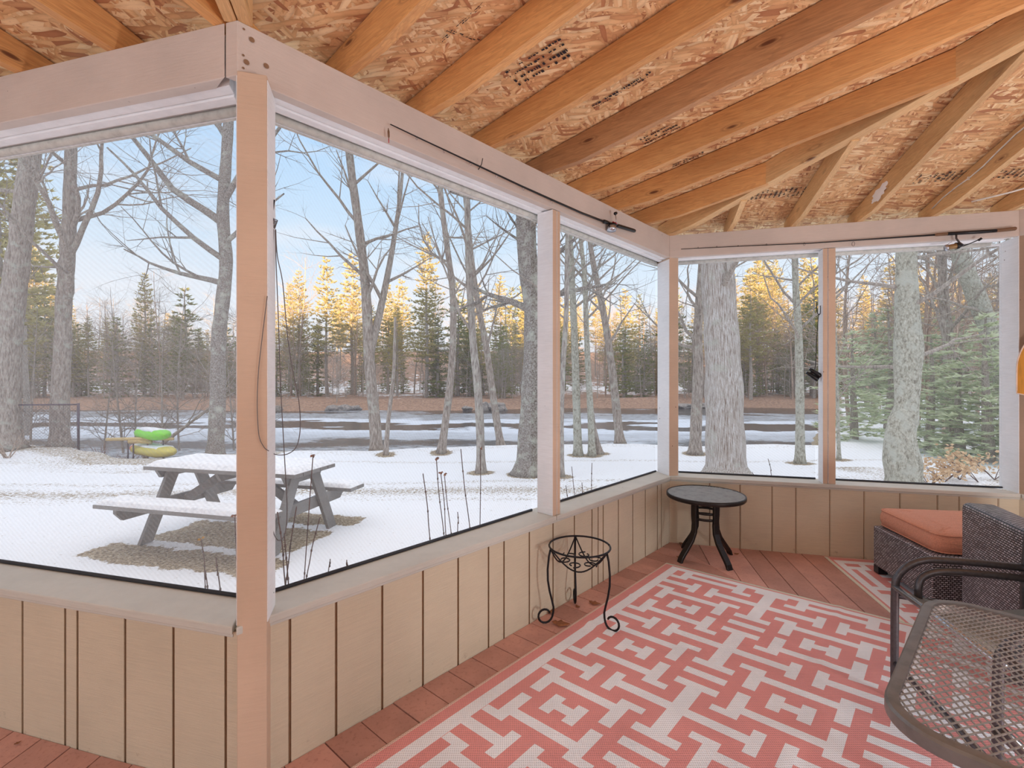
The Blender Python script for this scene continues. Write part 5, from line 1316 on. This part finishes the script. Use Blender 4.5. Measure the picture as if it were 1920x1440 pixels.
# ---- picnic table with snow
def picnic():
    g = Vector((TA.x, TA.y, GZ)); o = thing('picnic_table', g + Vector((.9, .1, 0)), 'weathered grey picnic table with snow on its top and benches', 'picnic table'); org = o.location
    T = lambda a, b, z: Vector((TA.x + TD.x * a + TN.x * b, TA.y + TD.y * a + TN.y * b, GZ + z)) - org
    L = 1.88; W_ = .66; H = .755
    for i in range(5):
        mb = MB(); b0 = i * W_ / 5; mb.box(0 + .01 * (i % 2), L, b0 + .004, b0 + W_ / 5 - .004, H - .038, H, T); mb.build('top_plank', 'weathered_wood', o, bevel=.004)
    for a in (.14, .92, L - .16):
        mb = MB(); mb.prism([(.03, H - .039), (W_ - .03, H - .039), (W_ - .08, H - .125), (.08, H - .125)], .038, lambda p, q, z: T(a + q, p, z)); mb.build('top_cleat', 'weathered_wood', o)
    for s_ in (0, 1):
        b0 = -.42 if s_ == 0 else W_ + .14
        for i in range(2):
            mb = MB(); mb.box(-.10 if s_ == 0 else .02, L + .0 if s_ == 0 else L + .1, b0 + i * .14 + .003, b0 + i * .14 + .137, .41, .448, T); mb.build('bench_plank', 'weathered_wood', o, bevel=.004)
    for a in (.16, L - .18):
        mb = MB(); mb.prism([(-.40, .41), (W_ + .40, .41), (W_ + .40, .37), (W_ + .33, .29), (-.33, .29), (-.40, .37)], .038, lambda p, q, z: T(a + q, p, z)); mb.build('cross_beam', 'weathered_wood', o)
        for sg in (0, 1):
            f = (lambda p: p) if sg == 0 else (lambda p: W_ - p); mb = MB()
            pl = [(f(-.20), .0), (f(-.06), .0), (f(.26), H - .04), (f(.12), H - .04)]
            if sg: pl = pl[::-1]
            mb.prism(pl, .038, lambda p, q, z: T(a + .04 + q, p, z)); mb.build('leg', 'weathered_wood', o, bevel=.003)
    for a0, a1 in ((.2, .8), (L - .22, 1.08)):
        mb = MB(); p0, p1 = T(a0, W_ / 2, .34), T(a1, W_ / 2, H - .06); d = (p1 - p0).normalized(); n = Vector((TN.x, TN.y, 0)); u = d.cross(n).normalized()
        P = []
        for q in (p0, p1): P += [q + n * .019 + u * .045, q - n * .019 + u * .045, q - n * .019 - u * .045, q + n * .019 - u * .045]
        mb.hexa(P); mb.build('diagonal_brace', 'weathered_wood', o)
    def snow(a0, a1, b0, b1, z, h, lab):
        mb = MB(); nx, ny = 60, 16
        for i in range(nx + 1):
            for j in range(ny + 1):
                u, v = i / nx, j / ny; e = min(1, min(u, 1 - u) * 22) ** .5 * min(1, min(v, 1 - v) * 9) ** .5
                mb.v.append(tuple(T(a0 + (a1 - a0) * u, b0 + (b1 - b0) * v, z + h * e * (1 + .12 * noise.noise(Vector((u * 9, v * 4, h)))))))
        for i in range(nx):
            for j in range(ny): q = i * (ny + 1) + j; mb.f.append((q, q + ny + 1, q + ny + 2, q + 1)); mb.m.append(0)
        b = mb.build('snow_layer', 'snow_cap', None, True, loc=org); tag(b, lab, 'snow')
    snow(.012, L - .005, .008, W_ - .008, H + .001, .055, 'layer of snow lying on the picnic table top'); snow(-.09, L - .01, -.415, -.145, .449, .045, 'snow lying on the nearer picnic bench'); snow(.03, L + .09, W_ + .145, W_ + .415, .449, .045, 'snow lying on the farther picnic bench')
picnic()

# ---- kayaks on a log rack
def kayak(x, y, z, L, W_, H, rot, mat, label, patch=None):
    mb = MB(); n, s_ = 28, 16; 
    for i in range(n + 1):
        t = i / n; e = max(.02, (1 - abs(2 * t - 1) ** 3.2)) ** .6; 
        for k in range(s_):
            a = 2 * math.pi * k / s_; ca, sa = math.cos(a), math.sin(a); zz = H * .5 * sa * e * (1 + .15 * math.sin(t * 9)) + .12 * H * (2 * t - 1) ** 2
            mb.v.append((L * (t - .5), W_ / 2 * (abs(ca) ** .7) * (1 if ca > 0 else -1) * e, zz))
    for i in range(n):
        for k in range(s_): mb.f.append((i * s_ + k, (i + 1) * s_ + k, (i + 1) * s_ + (k + 1) % s_, i * s_ + (k + 1) % s_)); mb.m.append(1 if patch and patch[0] < i / n < patch[1] else 0)
    mb.f.append(tuple(range(s_))); mb.f.append(tuple(n * s_ + k for k in range(s_ - 1, -1, -1))); mb.m += [0, 0]
    o = thing('kayak', (x, y, z), label, 'kayak'); o.rotation_euler = (0, 0, rot); mb.build('hull', [mat, 'kayak_orange'], o, True)
    mb = MB()
    for i in range(13):
        t = i / 12
        for v in (-1, 0, 1): mb.v.append((L * (.12 + .74 * t - .5), v * W_ * .33, H * .50 - abs(v) * .02 * 1 + (.02 if 0 < i < 12 else -.03)))
    for i in range(12):
        for j in (0, 1): mb.f.append((i * 3 + j, i * 3 + 3 + j, i * 3 + 4 + j, i * 3 + 1 + j)); mb.m.append(0)
    c_ = mb.build('snow_cover', 'snow_cap', o, True); c_.modifiers.new('s', 'SOLIDIFY').thickness = .05
kd = 10.35
def K(px, py, Z=kd): return Vector(((px - 960) / F * Z, Z, HC - (py - CY) / F * Z))
p = K(273, 816); kayak(p.x, p.y + .2, p.z, 1.38, .5, .23, -.62, 'kayak_green', 'bright green kayak upside down on the log rack, snow on it')
p = K(280, 846); kayak(p.x, p.y + .1, p.z, 1.75, .52, .24, -.55, 'kayak_yellow', 'faded yellow kayak with an orange patch below the green one', (.06, .18))
rk = thing('log_rack', K(270, 855), 'rough rack of peeled logs holding the green kayak', 'rack'); g0 = rk.location
for a, b, w in (((200, 824), (325, 823), .035), ((232, 823), (255, 824), .03), ((242, 828), (284, 829), .045)):
    mb = MB(); P, Q = K(*a) - g0, K(*b) - g0; mb.tube([P, P.lerp(Q, .5) + Vector((0, 0, .01)), Q], [w, w, w * .9], 10); mb.build('log', 'log', rk, True)
for px, b in ((240, 850), (250, 850), (277, 855), (306, 856)):
    mb = MB(); P, Q = K(px, 824) - g0, K(px, b + 14) - g0; mb.tube([P, Q], .015, 6); mb.build('post', 'fence_metal', rk)

# ---- wire fence
def fence():
    a = gpt(147, 842); o = thing('wire_fence', a, 'chain link fence with a purple-grey top rail and end post at the left', 'fence')
    top = Vector((0, 0, (842 - 756) / F * a.y)); Lr = Vector((-3.4, 1.0, 0)).normalized()
    d = Vector(((-40 - 960) / F * a.y * .97 - a.x, -a.y * .03, 0)); d = d
    mb = MB(); mb.tube([Vector((0, 0, -.05)), top], .026, 8); mb.build('end_post', 'fence_metal', o, True)
    mb = MB(); mb.tube([top - Vector((0, 0, .03)), top + d - Vector((0, 0, .03))], .018, 8); mb.build('top_rail', 'fence_metal', o, True)
    mb = MB(); L = d.length; dn = d.normalized(); Hh = top.z - .05; n = int(L / .07)
    for i in range(-int(Hh / .07), n):
        for sg in (0, 1):
            x0, x1 = i * .07, i * .07 + Hh; z0, z1 = (0, Hh) if sg == 0 else (Hh, 0)
            t0 = max(0, -x0 / (x1 - x0)); t1 = min(1, (L - x0) / (x1 - x0))
            if t1 > t0: mb.tube([dn * (x0 + (x1 - x0) * t) + Vector((0, 0, z0 + (z1 - z0) * t)) for t in (t0, t1)], .0018, 3, caps=False)
    mb.build('wire_mesh', 'fence_metal', o)
fence()
# bare shrub at the left edge and reddish brush by the fence
def shrub(x, y, z, n, h, seed, name, mat, label, spread=.6):
    r = rng(seed); mb = MB()
    for i in range(n):
        a = r.uniform(0, 6.28); d = Vector((math.cos(a) * spread, math.sin(a) * spread, 1)).normalized(); grow(mb, r, Vector((r.uniform(-.05, .05), r.uniform(-.05, .05), 0)), d, h * r.uniform(.6, 1), .009, 1, 4, 3, child=(3, 5), fan=.6)
    return tag(mb.build(name, mat, smooth=True, loc=(x, y, z)), label, 'shrub')
p = gpt(12, 860); shrub(p.x, p.y, GZ, 12, .75, 5, 'bare_shrub', 'twig_warm', 'leafless shrub in the snow at the left edge')
for i in range(11):
    p = gpt(160 + i * 20 + (i % 3) * 5, 846 - (i % 2) * 4); shrub(p.x, p.y + .4, ground_z(p.x, p.y + .4), 10, .55, 20 + i, 'reddish_brush', 'brush_red', 'reddish dry brush on the bank behind the kayaks', .9)['group'] = 'reddish brush around the kayaks'
# beech sprays with dry leaves, right
r = rng(31)
for i, (px, py) in enumerate(((1770, 905), (1800, 900), (1835, 905), (1865, 900), (1742, 915))):
    p = gpt(px, py); mb = MB(); lv = MB(); g = Vector((p.x, p.y, GZ)); tips = []
    for b in range(5):
        a = r.uniform(0, 6.28); d = Vector((math.cos(a) * .8, math.sin(a) * .5, .8)).normalized(); L = r.uniform(.5, .85); P = [Vector((0, 0, 0)) + d * (L * t) + Vector((0, 0, -.15 * t * t)) for t in [j / 8 for j in range(9)]]
        mb.tube(P, [.007 * (1 - .8 * j / 8) for j in range(9)], 4)
        for q in P[3:]:
            for _ in range(5):
                dd = Vector((r.uniform(-1, 1), r.uniform(-.6, .6), r.uniform(-.7, .3))).normalized() * .075; ww = dd.cross(Vector((r.uniform(-1, 1), 1, r.uniform(-1, 1)))).normalized() * .02; c = q + Vector((r.uniform(-.09, .09), r.uniform(-.09, .09), r.uniform(-.05, .05)))
                b_ = len(lv.v); lv.v += [tuple(c), tuple(c + dd * .5 + ww), tuple(c + dd), tuple(c + dd * .5 - ww)]; lv.f.append((b_, b_ + 1, b_ + 2, b_ + 3)); lv.m.append(0)
    o = thing('beech_sapling', g, 'beech sapling still holding pale dry leaves outside the rightmost screen', 'sapling', 'beech saplings with pale dry leaves'); mb.build('stem', 'stem_brown', o); l_ = lv.build('dry_leaves', 'dry_leaf', o); l_['kind'] = 'stuff'
# dry flower stalks just outside the screens
ST = [((793, 888), (806, 1010)), ((818, 858), (832, 1000)), ((826, 885), (836, 1004)), ((833, 888), (846, 1000)), ((864, 842), (881, 990)), ((901, 840), (900, 985)), ((858, 960), (858, 998)), ((1072, 875), (1080, 945)), ((1110, 868), (1110, 940)), ((1061, 910), (1066, 945)), ((1091, 905), (1093, 940)),
      ((587, 852), (571, 1075)), ((533, 1000), (540, 1085)), ((556, 950), (537, 1085)), ((600, 970), (575, 1080)), ((377, 1010), (385, 1100)), ((405, 1045), (413, 1105)), ((440, 965), (446, 1105)), ((386, 1070), (389, 1100)), ((619, 1048), (615, 1075)), ((520, 960), (535, 1100)), ((650, 1050), (655, 1075)), ((1440, 860), (1448, 900)), ((1410, 885), (1418, 905))]
for i, ((x0, y0), (x1, y1)) in enumerate(ST):
    o_, n_ = (A, UO) if x1 > 450 else (A, VO)
    if x1 > 1260: o_, n_ = B, VO
    dr = U if n_ is UO else V; off = .55 + .12 * (i % 4)
    P1 = on_wall(x1, y1, o_, dr, n_, off); P0 = on_wall(x0, y0, o_, dr, n_, off); k = (P1.z - GZ) / max(.05, (P0.z - P1.z)); Pb = P1 + (P1 - P0) * k; Pb.z = GZ - .02
    if abs(Pb.x - P1.x) > .5: Pb.x = P1.x; Pb.y = P1.y
    mb = MB(); rr = rng(i); path = smooth_path([Pb, P1, P1.lerp(P0, .5) + Vector((rr.uniform(-.008, .008), 0, 0)), P0], 5); mb.tube([p - Pb for p in path], .0028 if y1 > 1040 or i > 10 else .003, 5)
    for q in (.35, .6, .85):
        j = int(q * (len(path) - 1)); mb.tube([path[j] - Pb - Vector((0, 0, .006)), path[j] - Pb + Vector((0, 0, .006))], .0048, 5)
    side = ['left screen', 'wide middle screen', 'last bay of the middle wall', 'right screen'][0 if x1 < 450 else (1 if x1 < 1000 else (2 if x1 < 1260 else 3))]
    o = mb.build('dry_stalk', 'stem_brown', smooth=True, loc=Pb); tag(o, 'thin dry brown plant stalk outside the ' + side, 'plant stalk', 'dry stalks outside the ' + side)
    if i in (1, 2, 5, 3, 11, 17, 15):
        h = path[-1] - Pb; lf = MB()
        for _ in range(4):
            dd = Vector((rr.uniform(-1, 1), rr.uniform(-1, 1), rr.uniform(-1, .2))).normalized() * .022; ww = dd.cross(Vector((0, 1, .3))).normalized() * .008
            lf.quad([h, h + dd * .5 + ww, h + dd, h + dd * .5 - ww])
        lf.build('withered_leaf', 'leaf_yellow' if i == 15 else 'leaf_brown', parent=o)
print('objects', len(bpy.data.objects), 'faces', sum(len(m.polygons) for m in bpy.data.meshes))
